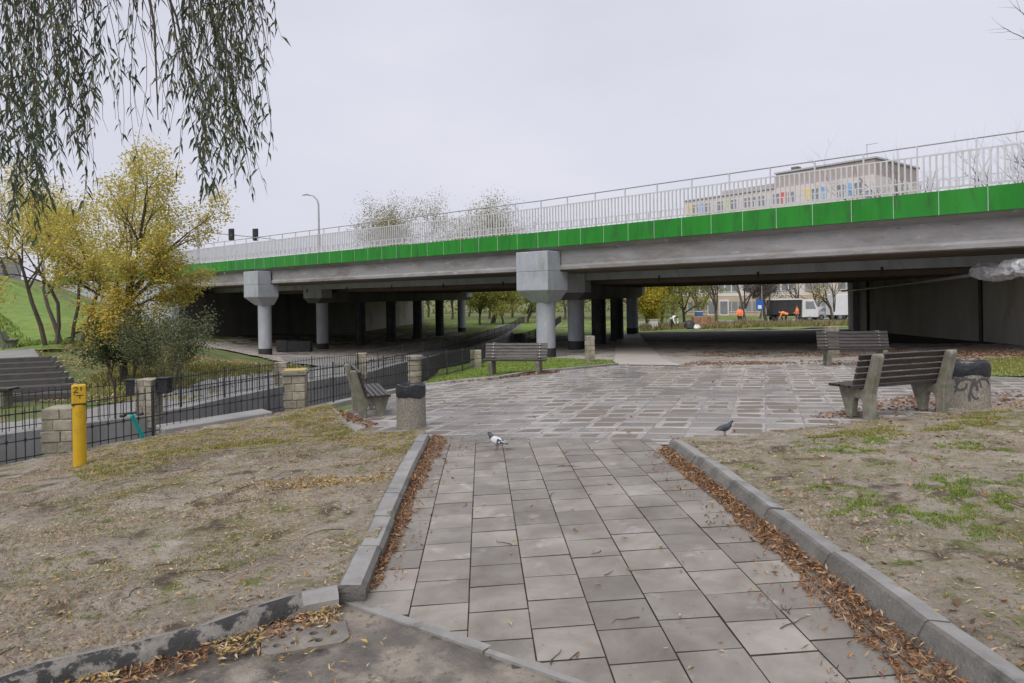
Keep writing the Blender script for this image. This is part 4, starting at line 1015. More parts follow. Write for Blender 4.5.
# ================================================================== LOOSE LEAVES, GRASS BLADES, TWIGS
def add_leaf(mb, x, y, z, L, W, rr, flat=.35):
    a = rr.uniform(0, 6.283); ti = rr.uniform(-flat, flat); ro = rr.uniform(-flat, flat) * 1.6
    u = Vector((math.cos(a) * math.cos(ti), math.sin(a) * math.cos(ti), math.sin(ti))); w = Vector((-math.sin(a) * math.cos(ro), math.cos(a) * math.cos(ro), math.sin(ro)))
    n = u.cross(w); p = Vector((x, y, z)); cu = rr.uniform(-.12, .2) * L; ms = rr.uniform(-.1, .15) * L
    o = len(mb.v)
    for q in (p - u * L / 2 + n * cu, p + w * W / 2 + u * ms + n * .25 * W, p + u * ms, p - w * W / 2 + u * ms + n * .25 * W, p + u * L / 2 + n * cu): mb.v.append((q.x, q.y, q.z))
    mb.face((o, o + 2, o + 1)); mb.face((o, o + 3, o + 2)); mb.face((o + 1, o + 2, o + 4)); mb.face((o + 2, o + 3, o + 4))
def litter(name, pts, zs, rr, material, Ls=(.03, .07), ratio=.38, flat=.35, label=None):
    mb = MB()
    for (x, y), z in zip(pts, zs):
        L = rr.uniform(*Ls); add_leaf(mb, x, y, z + rr.uniform(.002, .012), L, L * rr.uniform(.6, 1.3) * ratio, rr, flat)
    o = mb.build(name, material); o['kind'] = 'stuff'; return o
def band(a, b, w0, w1, n, rr, side, power=1.6, clump=2.0):
    """points in a strip beside line a-b, thinning away from it"""
    a = Vector((a[0], a[1], 0)); b = Vector((b[0], b[1], 0)); d = (b - a); L = d.length; d.normalize(); q = Vector((d.y, -d.x, 0)) * side; out = []; hh = []
    while len(out) < n:
        t = rr.random(); ww = (w0 + (w1 - w0) * t) * (.7 + .4 * float(vnoise(t * L * clump + 31, 5.0)) + .35 * float(vnoise(t * L * 9 + 3, 2.0))) * (1 if rr.random() < .9 else 2.6)
        k = rr.random() ** power; s = k * ww; p = a + d * t * L + q * s; out.append((p.x, p.y)); hh.append((1 - k) ** 1.5)
    return out, hh
r5 = random.Random(5)
def zpts(p, f): 
    return f(np.array([q[0] for q in p]), np.array([q[1] for q in p]))
def tz(x, y): return TV(x, y)
p, hh = band(RK1, line_ext(RK1, RK0, 1.5), .12, .26, 5200, r5, -1 if False else 1, 1.35)
# side check: the strip lies on the path side of the right kerb
q0 = Vector((RK0[0] - RK1[0], RK0[1] - RK1[1], 0)).normalized(); side = 1 if (Vector((q0.y, -q0.x, 0)).x < 0) else -1
p, hh = band(RK1, line_ext(RK1, RK0, 1.5), .09, .19, 8500, random.Random(6), side, 1.35)
litter('fallen_leaves', p, [z + h * .055 * r5.random() for z, h in zip(zpts(p, tz), hh)], random.Random(1), 'dead_leaf', (.013, .056), .26, .8)
q0 = Vector((LK1[0] - LK0[0], LK1[1] - LK0[1], 0)).normalized(); side = 1 if (Vector((q0.y, -q0.x, 0)).x > 0) else -1
p, hh = band(LK0, (LK1[0] - .02, LK1[1] + .15), .06, .20, 4200, random.Random(8), side, 1.4)
litter('fallen_leaves', p, [z + h * .05 * r5.random() for z, h in zip(zpts(p, tz), hh)], random.Random(2), 'dead_leaf', (.013, .056), .26, .8)
for i in range(len(ok_pts) - 4):
    a, b = ok_pts[i], ok_pts[i + 1]; d = Vector((b[0] - a[0], b[1] - a[1], 0)); side = 1 if d.x * 0 + (-d.x) < 0 else -1
    qv = Vector((d.y, -d.x, 0)).normalized(); side = 1 if qv.y < 0 else -1
    a2 = (a[0] + qv.x * side * .08, a[1] + qv.y * side * .08); b2 = (b[0] + qv.x * side * .08, b[1] + qv.y * side * .08)
    n = int(d.length * 900); p, hh = band(a2, b2, .16 if i < 3 else .11, .12, n, random.Random(40 + i), side, 1.5)
    litter('fallen_leaves', p, [z + h * .03 * r5.random() for z, h in zip(zpts(p, tz), hh)], random.Random(50 + i), 'dead_leaf' if i % 2 else 'lawn_leaf', (.018, .055), .28, .5)
def scatter(poly, n, rr, dens=None):
    xs = [q[0] for q in poly]; ys = [q[1] for q in poly]; out = []
    while len(out) < n:
        m = n * 3; x = np.array([rr.uniform(min(xs), max(xs)) for _ in range(m)]); y = np.array([rr.uniform(min(ys), max(ys)) for _ in range(m)])
        ok = inside(poly, x, y)
        if dens is not None: ok &= np.array([rr.random() for _ in range(m)]) < dens(x, y)
        out += list(zip(x[ok].tolist(), y[ok].tolist()))
    return out[:n]
LLv = [p for p in LL if p[0] > -8.5]
near_bias = lambda x, y: np.clip(fbm(x * 1.7, y * 1.7) * 2.6 - .75, .03, 1)
p = scatter(LLv, 19000, random.Random(21), near_bias); litter('fallen_leaves', p, zpts(p, zleft), random.Random(3), 'lawn_leaf', (.014, .042), .26, .5)
RLv = [(min(q[0], 10), q[1]) for q in RL]
p = scatter(RLv, 14000, random.Random(22), near_bias); litter('fallen_leaves', p, zpts(p, zright), random.Random(4), 'lawn_leaf', (.014, .042), .28, .5)
p = scatter(RLv, 900, random.Random(23), near_bias); litter('fallen_leaves', p, zpts(p, zright), random.Random(24), 'dead_leaf', (.03, .07), .5, .5)
# clods of dark earth
def clods(poly, n, zf, seed):
    rr = random.Random(seed); mb = MB()
    for x, y in scatter(poly, n, rr, lambda x, y: np.clip((fbm(x * 1.4 + 80, y * 1.4) - .5) * 7, .015, 1)):
        z = float(_perm[0, 0] * 0 + 0); r = rr.uniform(.003, .016) * (1 if rr.random() < .9 else 1.8); o = len(mb.v)
        c = [(r * rr.uniform(.7, 1.3), 0, 0), (0, r * rr.uniform(.7, 1.3), 0), (-r * rr.uniform(.7, 1.3), 0, 0), (0, -r * rr.uniform(.7, 1.3), 0), (0, 0, r * rr.uniform(.5, 1.1))]
        mb.v += [(x + q[0], y + q[1], q[2]) for q in c]
        for i in range(4): mb.face((o + i, o + (i + 1) % 4, o + 4))
    a = np.array(mb.v); cz = zf(a[::5, 0], a[::5, 1]); a[:, 2] += np.repeat(cz, 5) - .001; mb.v = list(map(tuple, a.tolist()))
    o = mb.build('soil_clods', 'clod'); o['kind'] = 'stuff'
clods(LLv, 20000, zleft, 301); clods(RLv, 17000, zright, 302)
p = scatter([(6.2, 8.2), (10, 7.6), (10.5, 10.5), (7.0, 11.0)], 900, random.Random(92)); litter('fallen_leaves', p, zpts(p, tz), random.Random(5), 'brown_leaf', (.05, .11), .6, .5)
p = scatter([(G(x, y).x, G(x, y).y) for x, y in ((786, 421), (840, 424), (940, 412), (930, 392), (905, 396))], 420, random.Random(93), lambda x, y: np.clip(fbm(x * 2, y * 2) * 4 - 1.5, .02, 1)); litter('fallen_leaves', p, zpts(p, tz), random.Random(15), 'dead_leaf', (.04, .09), .5, .5)
p = scatter([(G(x, y).x, G(x, y).y) for x, y in ((331, 408), (345, 421), (368, 428), (378, 424), (352, 414))], 420, random.Random(94)); litter('fallen_leaves', p, zpts(p, tz), random.Random(16), 'dead_leaf', (.04, .08), .5, .5)
for pxs, n, nm in ((((680, 365.8), (1024, 366), (1024, 361), (690, 362.5)), 1500, 61), (((690, 356.5), (1024, 357), (1024, 350), (700, 351)), 2600, 62), (((850, 362), (1024, 368), (1024, 348), (930, 349)), 1300, 65)):
    poly = [(G(x, y).x, G(x, y).y) for x, y in pxs]; p = scatter(poly, n, random.Random(nm), lambda x, y: np.clip(fbm(x * .9, y * .9) * 3 - .9, .08, 1)); litter('fallen_leaves', p, zpts(p, tz), random.Random(nm), 'brown_leaf', (.05, .11), .6, .5)
p = scatter([(G(x, y).x, G(x, y).y) for x, y in ((425, 386), (500, 378.5), (560, 372.5), (558, 371), (500, 376.5))], 700, random.Random(63)); litter('fallen_leaves', p, zpts(p, tz), random.Random(63), 'dead_leaf', (.06, .12), .6, .5)
p = scatter(GS, 260, random.Random(64)); litter('fallen_leaves', p, zpts(p, zgs), random.Random(64), 'lawn_leaf', (.06, .1), .6, .5)
p = scatter(path_poly, 90, random.Random(70)); litter('fallen_leaves', p, zpts(p, tz), random.Random(70), 'lawn_leaf', (.025, .07), .3, .25)
p = scatter([(-2.6, 2.0), (1.4, 1.6), (-.7, 3.4), (-1.6, 3.3)], 420, random.Random(71)); p = [q for q in p if inside(RD, np.array([q[0]]), np.array([q[1]]))[0]]; litter('fallen_leaves', p, zpts(p, lambda x, y: TV(x, y) + .01), random.Random(71), 'lawn_leaf', (.02, .06), .25, .4)
p = scatter(hull, 260, random.Random(72)); litter('fallen_leaves', p, zpts(p, tz), random.Random(72), 'dead_leaf', (.05, .1), .5, .3)
p = scatter([(-8.6, 19), (-14, 20), (-20, 27), (-22, 36), (-9.5, 36)], 11000, random.Random(73), lambda x, y: np.clip(fbm(x * .5, y * .5) * 3 - .9, .12, 1)); litter('fallen_leaves', p, zpts(p, lambda x, y: TV(x, y) - .04), random.Random(73), 'lawn_leaf', (.06, .13), .6, .4)

def blades(name, pts, zs, rr, material, h=(.03, .08), w=.006, lean=1.1):
    mb = MB()
    for (x, y), z in zip(pts, zs):
        H = rr.uniform(*h); a = rr.uniform(0, 6.283); l = rr.uniform(.1, lean) * H; b = rr.uniform(0, 6.283); o = len(mb.v); W = w * rr.uniform(.7, 1.4)
        dx, dy = math.cos(b) * W, math.sin(b) * W; lx, ly = math.cos(a) * l, math.sin(a) * l
        mb.v += [(x - dx, y - dy, z - .005), (x + dx, y + dy, z - .005), (x + lx * .4 + dx * .7, y + ly * .4 + dy * .7, z + H * .6), (x + lx * .4 - dx * .7, y + ly * .4 - dy * .7, z + H * .6), (x + lx, y + ly, z + H)]
        mb.face((o, o + 1, o + 2, o + 3)); mb.face((o + 3, o + 2, o + 4))
    o = mb.build(name, material); o['kind'] = 'stuff'; return o
gd = lambda x, y: np.clip((fbm(x * 1.0 + 60, y * 1.0) - .50) * 9, 0, 1) * np.clip((fbm(x * 3.5 + 6, y * 3.5) - .36) * 5, 0.02, 1)
p = scatter(LLv, 16000, random.Random(31), gd); blades('grass_tufts', p, zpts(p, zleft), random.Random(32), 'grass_blade', (.006, .02), .0022, 1.6)
top_l = [(G(x, y, .07).x, G(x, y, .07).y) for x, y in ((60, 466), (150, 442), (262, 421), (332, 404), (352, 432), (424, 432), (412, 455), (300, 442), (180, 462), (90, 486))]
p = scatter(top_l, 15000, random.Random(33), lambda x, y: np.clip((fbm(x * 1.6 + 3, y * 1.6) - .40) * 5, .04, 1) * np.clip((fbm(x * 8, y * 8) - .40) * 6, .06, 1)); blades('grass_tufts', p, zpts(p, zleft), random.Random(34), 'grass_blade', (.01, .032), .004, 1.5)
p = scatter(top_l, 5000, random.Random(133)); litter('fallen_leaves', p, zpts(p, zleft), random.Random(134), 'orange_leaf', (.018, .05), .3, .5)
p = scatter(RLv, 14000, random.Random(35), gd); blades('grass_tufts', p, zpts(p, zright), random.Random(36), 'grass_blade', (.006, .02), .0022, 1.6)
tr = [(G(x, y, .08).x, G(x, y, .08).y) for x, y in ((815, 468), (900, 460), (1000, 462), (1020, 500), (960, 535), (880, 545), (830, 510))]
tr = [(G(x, y, .08).x, G(x, y, .08).y) for x, y in ((790, 440), (900, 436), (1023, 440), (1023, 545), (900, 560), (810, 520))]
p = scatter(tr, 13000, random.Random(37), lambda x, y: np.clip((fbm(x * 2.2 + 13, y * 2.2) - .47) * 5, .0, 1) * np.clip((fbm(x * 11, y * 11) - .42) * 6, .03, 1)); blades('grass_tufts', p, zpts(p, zright), random.Random(38), 'fresh_blade', (.006, .022), .0026, 1.6)
tr2 = [(G(x, y, .06).x, G(x, y, .06).y) for x, y in ((800, 440), (860, 428), (1010, 408), (1024, 425), (900, 440))]
p = scatter(tr2, 10000, random.Random(39), lambda x, y: np.clip((fbm(x * 2.0 + 23, y * 2.0) - .42) * 5, .0, 1) * np.clip((fbm(x * 9, y * 9) - .40) * 6, .05, 1)); blades('grass_tufts', p, zpts(p, zright), random.Random(40), 'grass_blade', (.01, .03), .0035, 1.5)
p = scatter(GS, 16000, random.Random(41)); blades('grass_tufts', p, zpts(p, zgs), random.Random(42), 'fresh_blade', (.02, .06), .012)
p = scatter(RG, 7000, random.Random(43)); blades('grass_tufts', p, zpts(p, zrg), random.Random(44), 'grass_blade', (.015, .05), .01)
p = scatter([(-9.0, 19), (-14, 21), (-16, 30), (-9.5, 31)], 9000, random.Random(45), lambda x, y: np.clip((fbm(x * .6, y * .6) - .4) * 6, .05, 1)); blades('grass_tufts', p, zpts(p, lambda x, y: TV(x, y) - .06), random.Random(46), 'grass_blade', (.06, .18), .02)
p = scatter([(-18, 30), (-24, 34), (-40, 50), (-36, 36)], 9000, random.Random(47)); blades('grass_tufts', p, zpts(p, lambda x, y: TV(x, y) - .02), random.Random(48), 'fresh_blade', (.08, .2), .03)
# twigs
mb = MB(); r6 = random.Random(66)
def twig(x, y, zf, L, a):
    pts = []; 
    for i in range(5):
        xx = x + math.cos(a) * L * i / 4; yy = y + math.sin(a) * L * i / 4; a += r6.uniform(-.25, .25); pts.append((xx, yy, float(zf(np.array([xx]), np.array([yy]))[0]) + .006))
    mb.tube(pts, [.003, .0028, .0024, .002, .001], 4)
for q in scatter(path_poly, 26, r6): twig(q[0], q[1], tz, r6.uniform(.05, .22), r6.uniform(0, 6.28))
for q in scatter(LLv, 90, r6): twig(q[0], q[1], zleft, r6.uniform(.08, .35), r6.uniform(0, 6.28))
for q in scatter(RLv, 50, r6): twig(q[0], q[1], zright, r6.uniform(.08, .3), r6.uniform(0, 6.28))
q = G(215, 500, .08); a = G(310, 468, .08); 
for k in range(3): twig(q.x + .03 * k, q.y + .02 * k, zleft, 1.1 - .2 * k, math.atan2(a.y - q.y, a.x - q.x) + .1 * k)
o = mb.build('twigs', 'twig'); o['kind'] = 'stuff'
# little leaf heap on the left lawn
c = G(318, 482, .08); rr = random.Random(77); p = [(c.x + rr.gauss(0, .38), c.y + rr.gauss(0, .12)) for _ in range(900)]; litter('fallen_leaves', p, zpts(p, zleft), rr, 'lawn_leaf', (.025, .06), .3, .9)

# ------------------------------------------------------------------ gully cover
def bool_cut(ob, cutter_mb):
    cut = cutter_mb.build('cutter', 'hole_black'); md = ob.modifiers.new('cut', 'BOOLEAN'); md.object = cut; md.solver = 'EXACT'
    dg = bpy.context.evaluated_depsgraph_get(); me = bpy.data.meshes.new_from_object(ob.evaluated_get(dg)); ob.modifiers.clear(); ob.data = me
    bpy.data.objects.remove(cut, do_unlink=True)
c = G(305, 634, .01); zc = T(c.x, c.y) + .002
t = thing('gully_cover', 'worn concrete gully cover with round holes, half covered by leaves near the left kerb', 'drain cover', (c.x, c.y, zc))
cv = MB().prism([(-.2, -.10), (-.16, -.14), (.16, -.14), (.2, -.10), (.2, .10), (.16, .14), (-.16, .14), (-.2, .10)], (c.x, c.y, zc - .03), (math.cos(.35), math.sin(.35), 0), (-math.sin(.35), math.cos(.35), 0), .07).build('cover', 'cover_concrete', t)
holes = MB()
for hx, hy in ((-.10, .02), (-.05, -.06), (-.02, .07), (.04, .0), (.06, -.08), (.11, .05), (-.13, -.06), (.13, -.03)):
    x = hx * math.cos(.35) - hy * math.sin(.35); y = hx * math.sin(.35) + hy * math.cos(.35)
    holes.tube([(x + c.x - c.x, y, -.03), (x, y, .2)], .02, 14)
holes.v = [(v[0], v[1], v[2]) for v in holes.v]
holes.v = [(v[0] + c.x, v[1] + c.y, v[2] + zc) for v in holes.v]
# cutter verts are in world space, the cover mesh is local to its thing at the same place
cutm = MB(); cutm.v = [(v[0] - 0, v[1] - 0, v[2]) for v in holes.v]; cutm.f = holes.f; cutm.mi = holes.mi
bpy.context.view_layer.update()
bool_cut(cv, cutm)

# ================================================================== TREES
def rot_about(d, ang, az):
    o = d.orthogonal().normalized(); o = Matrix.Rotation(az, 3, d) @ o; return (Matrix.Rotation(ang, 3, o) @ d).normalized()
def grow(mb, tips, p, d, L, r, lev, rr, kids=(0, 4, 4, 3, 3), ang=.65, ratio=.62, up=.12, jit=.16, sides=(3, 4, 5, 6, 8), tmin=.35, droop=0.0):
    n = 4 if lev > 0 else 3; pts = [Vector(p)]; rad = [r]; dirs = [d]
    for i in range(n):
        d = (d + Vector((rr.gauss(0, jit), rr.gauss(0, jit), rr.gauss(0, jit * .6) + up - droop * (lev == 0)))).normalized(); pts.append(pts[-1] + d * L / n); dirs.append(d)
        rad.append(r * (1 - (.5 if lev else .75) * (i + 1) / n))
    mb.tube(pts, rad, sides[min(lev, 4)], cap=False)
    if lev == 0:
        tips.extend((q, dd) for q, dd in zip(pts[1:], dirs[1:])); return
    if lev == 1: tips.append((pts[-1], d))
    K = kids[min(lev, len(kids) - 1)]
    for k in range(K):
        t = tmin + (1 - tmin) * (k + rr.random()) / K if k < K - 1 else 1.0
        f = t * n; i = min(int(f), n - 1); q = pts[i].lerp(pts[i + 1], f - i); rq = rad[i] + (rad[i + 1] - rad[i]) * (f - i)
        nd = rot_about(dirs[i + 1], ang * rr.uniform(.6, 1.3) if k < K - 1 else ang * .25, rr.uniform(0, 6.283))
        grow(mb, tips, q, nd, L * ratio * rr.uniform(.8, 1.2), max(rq * .62, .003), lev - 1, rr, kids, ang, ratio, up, jit, sides, tmin, droop)
def leaves(tips, per, sig, L, ratio, rr, prob=1.0, down=0.0):
    mb = MB()
    for q, d in tips:
        if rr.random() > prob: continue
        for _ in range(per):
            p = q + Vector((rr.gauss(0, sig), rr.gauss(0, sig), rr.gauss(0, sig * .8)))
            l = L * rr.uniform(.7, 1.3); u = Vector((rr.gauss(0, 1), rr.gauss(0, 1), rr.gauss(0, .7) - down)).normalized(); w = u.orthogonal().normalized(); w = Matrix.Rotation(rr.uniform(0, 6.28), 3, u) @ w; o = len(mb.v)
            for v in (p - u * l / 2, p + w * l * ratio / 2 + u * l * .06, p + u * l / 2, p - w * l * ratio / 2 + u * l * .06): mb.v.append((v.x, v.y, v.z))
            mb.face((o, o + 1, o + 2, o + 3))
    return mb
def tree(label, base, trunks, levels, leafm, per, sig, leafL, seed, name='leafy_tree', cat='tree', group=None, kids=(0, 4, 4, 3, 3), ang=.65, ratio=.62, up=.12, prob=1.0, lr=.5, trunk_mat='bark', tmin=.35, jit=.16):
    """trunks = list of (offset, direction, length, radius)"""
    rr = random.Random(seed); t = thing(name, label, cat, base, 0, group); wood = MB(); tips = []
    for off_, d, L, r in trunks: grow(wood, tips, Vector(base) + Vector(off_), Vector(d).normalized(), L, r, levels, rr, kids, ang, ratio, up, jit, tmin=tmin)
    wood.build('trunk', trunk_mat, t, smooth=True)
    if leafm: leaves(tips, per, sig, leafL, lr, rr, prob).build('crown', leafm, t)
    return t
# main yellow tree, its trunk hidden low down by the dark bush
b = D(124, 362, 24); bz = (b.x, b.y, T(b.x, b.y) - .1)
fan = [((0, 0, 0), (.06, 0, 1), 3.4, .17)]
tp_ = (.16, 0, 2.7)
tree('yellow leaved tree with many fanning limbs rising out of the dark bush', bz, [((0, 0, 0), (.05, 0, 1), 2.2, .16), ((.08, 0, 1.6), (.10, .0, 1), 2.2, .13), ((.16, 0, 2.6), (-.75, .1, .8), 2.5, .085), ((.18, 0, 2.7), (-.32, .3, 1), 3.0, .09), ((.2, 0, 2.9), (.08, -.1, 1), 3.3, .095), ((.2, 0, 2.8), (.38, .2, .95), 2.7, .09), ((.2, 0, 2.6), (.8, -.1, .8), 1.8, .075), ((.18, 0, 2.5), (1.0, .2, .35), 1.5, .055), ((.15, 0, 2.5), (-1.0, -.2, .55), 2.1, .055), ((.15, .1, 2.7), (.1, -.9, .8), 1.8, .05)], 3, 'yellow_leaf', 19, .19, .098, 101, 'yellow_tree', kids=(0, 3, 4, 4), ang=.55, ratio=.5, up=.03, prob=.92, tmin=.4)
b2 = D(118, 318, 23.0)
tree('low orange yellow branches hanging beside the dark bush', (b2.x, b2.y, T(b2.x, b2.y) - .1), [((0, 0, .0), (.0, 0, 1), 2.2, .05), ((.0, 0, .9), (.6, -.2, .6), 1.2, .04), ((0, 0, .9), (-.45, -.2, .7), 1.1, .04), ((0, 0, 1.2), (.2, -.6, .4), .9, .04)], 2, 'orange_leaf', 20, .17, .10, 108, 'orange_shrub', 'shrub', kids=(0, 5, 5), ang=.8, up=.05)
for k, (px, Y, H, ln, lab) in enumerate(((50, 30.5, 4.2, -.10, 'slender yellow tree with paired dark stems, left of the three on the grass'), (66, 31.5, 4.0, .05, 'slender yellow tree with forked stems, middle of the three on the grass'), (81, 32.5, 4.3, .1, 'slender yellow tree with one pale straight stem, right of the three on the grass'))):
    b = D(px, 346, Y); bz = (b.x, b.y, T(b.x, b.y) - .15)
    tr_ = [((-.18, 0, 0), (ln - .12, 0, 1), H, .115), ((.2, .1, 0), (ln + .1, .05, 1), H * .95, .10)] if k < 2 else [((0, 0, 0), (ln * .3, 0, 1), H, .13)]
    tree(lab, bz, tr_, 3, 'yellow_leaf', 22, .3, .125, 111 + k, 'yellow_tree', group=None, kids=(0, 4, 4, 4), ang=.75, ratio=.58, up=.02, prob=.85, tmin=.6)
# bushes
b = D(120, 366, 22.8); tree('dense dark green bush at the foot of the yellow tree', (b.x, b.y, T(b.x, b.y) - .1), [((dx, dy, 0), (dx * .8, dy, 1), 1.15, .03) for dx, dy in ((-.3, 0), (.3, .1), (0, .2), (-.1, -.2), (.45, -.1), (-.45, .1))], 2, 'shrub_leaf', 34, .17, .085, 121, 'dark_bush', 'bush', kids=(0, 4, 4), ang=.5)
b = D(161, 374, 21.5); tree('grey green rounded bush with bare reddish stems, right of the dark bush', (b.x, b.y, T(b.x, b.y) - .1), [((dx * .4, dy * .4, 0), (dx * .9, dy, 1), 1.45, .022) for dx, dy in ((-.5, 0), (.5, .1), (0, .3), (-.2, -.3), (.8, -.1), (-.8, .1), (.25, -.3), (.6, .3))], 2, 'grey_shrub_leaf', 30, .17, .075, 122, 'grey_bush', 'bush', kids=(0, 4, 4), ang=.5, prob=.95)

# ---- weeping willow hanging into the picture at upper left
wb = (-7.9, 3.4, T(-7.9, 3.4) - .1); t = thing('weeping_willow', 'weeping willow whose long leafy strands hang into the view at upper left', 'tree', wb)
mb = MB(); mb.tube([(-7.9, 3.4, wb[2]), (-7.8, 3.5, 1), (-7.6, 3.7, 2.6), (-7.3, 4.0, 4.2)], [.36, .28, .25, .22], 12)
mb.tube([(-7.3, 4.0, 4.1), (-6.4, 4.8, 5.6), (-5.2, 5.6, 6.5), (-4.0, 6.2, 6.7), (-2.9, 6.5, 6.4), (-2.2, 6.6, 5.9)], [.2, .15, .11, .08, .05, .02], 8)
mb.tube([(-7.4, 3.9, 4.0), (-6.6, 5.0, 5.8), (-6.0, 6.2, 6.6), (-5.2, 7.4, 6.7), (-4.2, 8.2, 6.3)], [.17, .13, .1, .07, .03], 8)
mb.tube([(-7.4, 3.9, 4.1), (-7.2, 5.0, 6.0), (-6.6, 6.6, 7.0), (-5.8, 8.0, 6.8)], [.16, .12, .08, .03], 8)
mb.build('trunk', 'bark', t, smooth=True)
rw = random.Random(200); st = MB(); lf = MB()
def strand(px, ye, Y, leafy, lean=0.0, sub=True):
    b = D(px, ye, Y); tp = Vector((b.x - lean + rw.uniform(-.12, .12), b.y + rw.uniform(-.15, .15), 6.0 + rw.uniform(-.3, .4))); n = 12; pts = []
    ph1, ph2 = rw.uniform(0, 6.28), rw.uniform(0, 6.28)
    for i in range(n + 1):
        f = i / n; e = f ** .7; p = tp.lerp(b, f); p.x = tp.x + (b.x - tp.x) * e + .075 * math.sin(2.6 * f * 3.1 + ph1); p.y = tp.y + (b.y - tp.y) * e + .075 * math.sin(2.2 * f * 3.1 + ph2); pts.append(p)
    st.tube(pts, [.006 * (1 - .75 * i / n) for i in range(n + 1)], 4, cap=False)
    L = (tp - b).length; m = int(L / .028)
    if sub and rw.random() < .75:
        for _s in range(rw.randint(1, 3)):
            i = rw.randint(3, n - 2); q = pts[i]
            if q.z < 1.9: continue
            a_ = rw.uniform(0, 6.283); ln = rw.uniform(.3, .8); e_p = q + Vector((math.cos(a_) * ln * .35, math.sin(a_) * ln * .35, -ln * .92)); k_pts = [q, q.lerp(e_p, .35) + Vector((math.cos(a_) * .05, math.sin(a_) * .05, .03)), q.lerp(e_p, .7), e_p]
            st.tube(k_pts, [.003, .0025, .002, .001], 3, cap=False); twig_leaves(k_pts, 3, ln, leafy)
    twig_leaves(pts, n, L, leafy, px, Y)
def twig_leaves(pts, n, L, leafy, px=0.0, Y=0.0):
    m = int(L / .046); ofs = rw.uniform(0, 50)
    for k in range(m):
        f = k / m
        if rw.random() > leafy * (.55 + .45 * f) or rw.random() > 2.3 * float(vnoise(f * L * 2.2 + ofs, 4.5)) - .28: continue
        x = f * n; i = min(int(x), n - 1); p = pts[i].lerp(pts[i + 1], x - i)
        if p.z < 1.2: continue
        a = rw.uniform(0, 6.283); sp = rw.uniform(.15, 1.1); u = Vector((math.cos(a) * sp, math.sin(a) * sp, -1)).normalized(); l = rw.uniform(.075, .135); w = u.orthogonal().normalized(); w = Matrix.Rotation(rw.uniform(0, 6.28), 3, u) @ w; hw = l * rw.uniform(.075, .115); o = len(lf.v); e = p + u * l
        bend = Vector((0, 0, -.012)); mid_ = p + u * l * .45 - bend
        for v in (p, mid_ + w * hw, e + bend, mid_ - w * hw): lf.v.append((v.x, v.y, v.z))
        lf.face((o, o + 1, o + 2, o + 3))
def bunch(px, ye, Y, n, spread, leafy, lean=0.0):
    for _ in range(n): strand(px + rw.gauss(0, spread), ye - abs(rw.gauss(0, 38)), Y + rw.gauss(0, .22), leafy * rw.uniform(.75, 1.05), lean)
for a_ in ((-38, 150, 6.2, 9, 9), (-12, 195, 5.6, 8, 7), (8, 130, 6.8, 8, 6), (20, 225, 5.9, 11, 6), (36, 246, 6.3, 12, 6), (50, 190, 5.5, 9, 6), (60, 120, 7.0, 7, 5), (74, 165, 6.0, 8, 5), (84, 232, 6.2, 4, 3), (90, 140, 6.6, 6, 4)): bunch(*a_, .95)
for a_ in ((112, 120, 6.3, 3, 4, .5), (122, 96, 5.9, 3, 4, .55), (132, 160, 6.4, 3, 4, .5), (143, 178, 6.1, 3, 4, .4), (160, 150, 6.5, 3, 5, .18), (174, 130, 6.0, 3, 5, .18)): bunch(*a_, .25)
for a_ in ((190, 120, 6.4, 6, 4), (200, 178, 5.9, 10, 5), (212, 196, 6.3, 11, 5), (224, 160, 5.6, 9, 5), (236, 184, 6.1, 10, 5), (243, 216, 6.0, 4, 3), (250, 150, 6.4, 6, 4)): bunch(*a_, .95, .1)
for a_ in ((254, 120, 6.1, 4, 3), (261, 172, 6.2, 3, 3), (262, 90, 6.4, 2, 3)): bunch(*a_, .65, .1)
st.build('branches', 'twig', t); lf.build('crown', 'willow_leaf', t)
bw = MB()
for a, b in (((146, -60, 6.2), (196, 112, 6.2)), ((140, -50, 6.0), (158, 120, 6.0)), ((150, -40, 6.3), (180, 60, 6.4))):
    A_, B_ = D(*a), D(*b); bw.tube([A_, A_.lerp(B_, .5) + Vector((.05, 0, .08)), B_], [.018, .011, .004], 5)
bw.build('limb', 'bark', t)

# ---- park trees beyond the bridge
def park_tree(px, Y, H, kind, lab, seed, w=1.0, per=12, sig=None, lev=3, dens=.9, name='park_tree', low=.52):
    x = (px - CX) / F * Y; z = T(x, Y) - .2; rr = random.Random(seed)
    tree(lab, (x, Y, z), [((0, 0, 0), (rr.uniform(-.06, .06), 0, 1), H * low, H * .018 + .03)] + [((0, 0, H * .2), (rr.uniform(-.6, .6), rr.uniform(-.5, .5), 1), H * .4, H * .012) for _ in range(2)], lev, kind, per if H < 12 else int(per * 1.7), sig or H * .04 * w, min(.19, .0135 * H + .09), seed, name, kids=(0, 4, 4, 4), ang=.7 * w, ratio=.6, up=.06, tmin=.42 if low > .4 else .3, prob=dens)
park_tree(405, 92, 17.5, 'olive_leaf', 'tall pale green tree showing above the railing behind the bridge', 301, 1.1, dens=.95, per=24)
park_tree(492, 90, 16.4, 'olive_leaf', 'broad sparse green tree above the railing, left of the central pier', 302, 1.2, dens=.9, per=20)
park_tree(386, 104, 8, 'gold_leaf', 'golden tree seen between the first two dark columns', 303)
park_tree(428, 106, 8.5, 'gold_leaf', 'golden tree seen between the middle dark columns', 304)
park_tree(452, 100, 8, 'green_leaf', 'green tree seen left of the last pale column', 305)
park_tree(480, 86, 7.0, 'lime_leaf', 'dark stemmed green tree just right of the last pale column', 306, 1.15, per=22, low=.38)
park_tree(503, 84, 6.6, 'lime_leaf', 'leaning green tree in the middle of the grove beyond the bridge', 307, 1.25, per=22, low=.38)
park_tree(527, 88, 7.2, 'lime_leaf', 'yellowing tree beside the central pier at the right of the grove', 308, 1.1, per=18, low=.4)
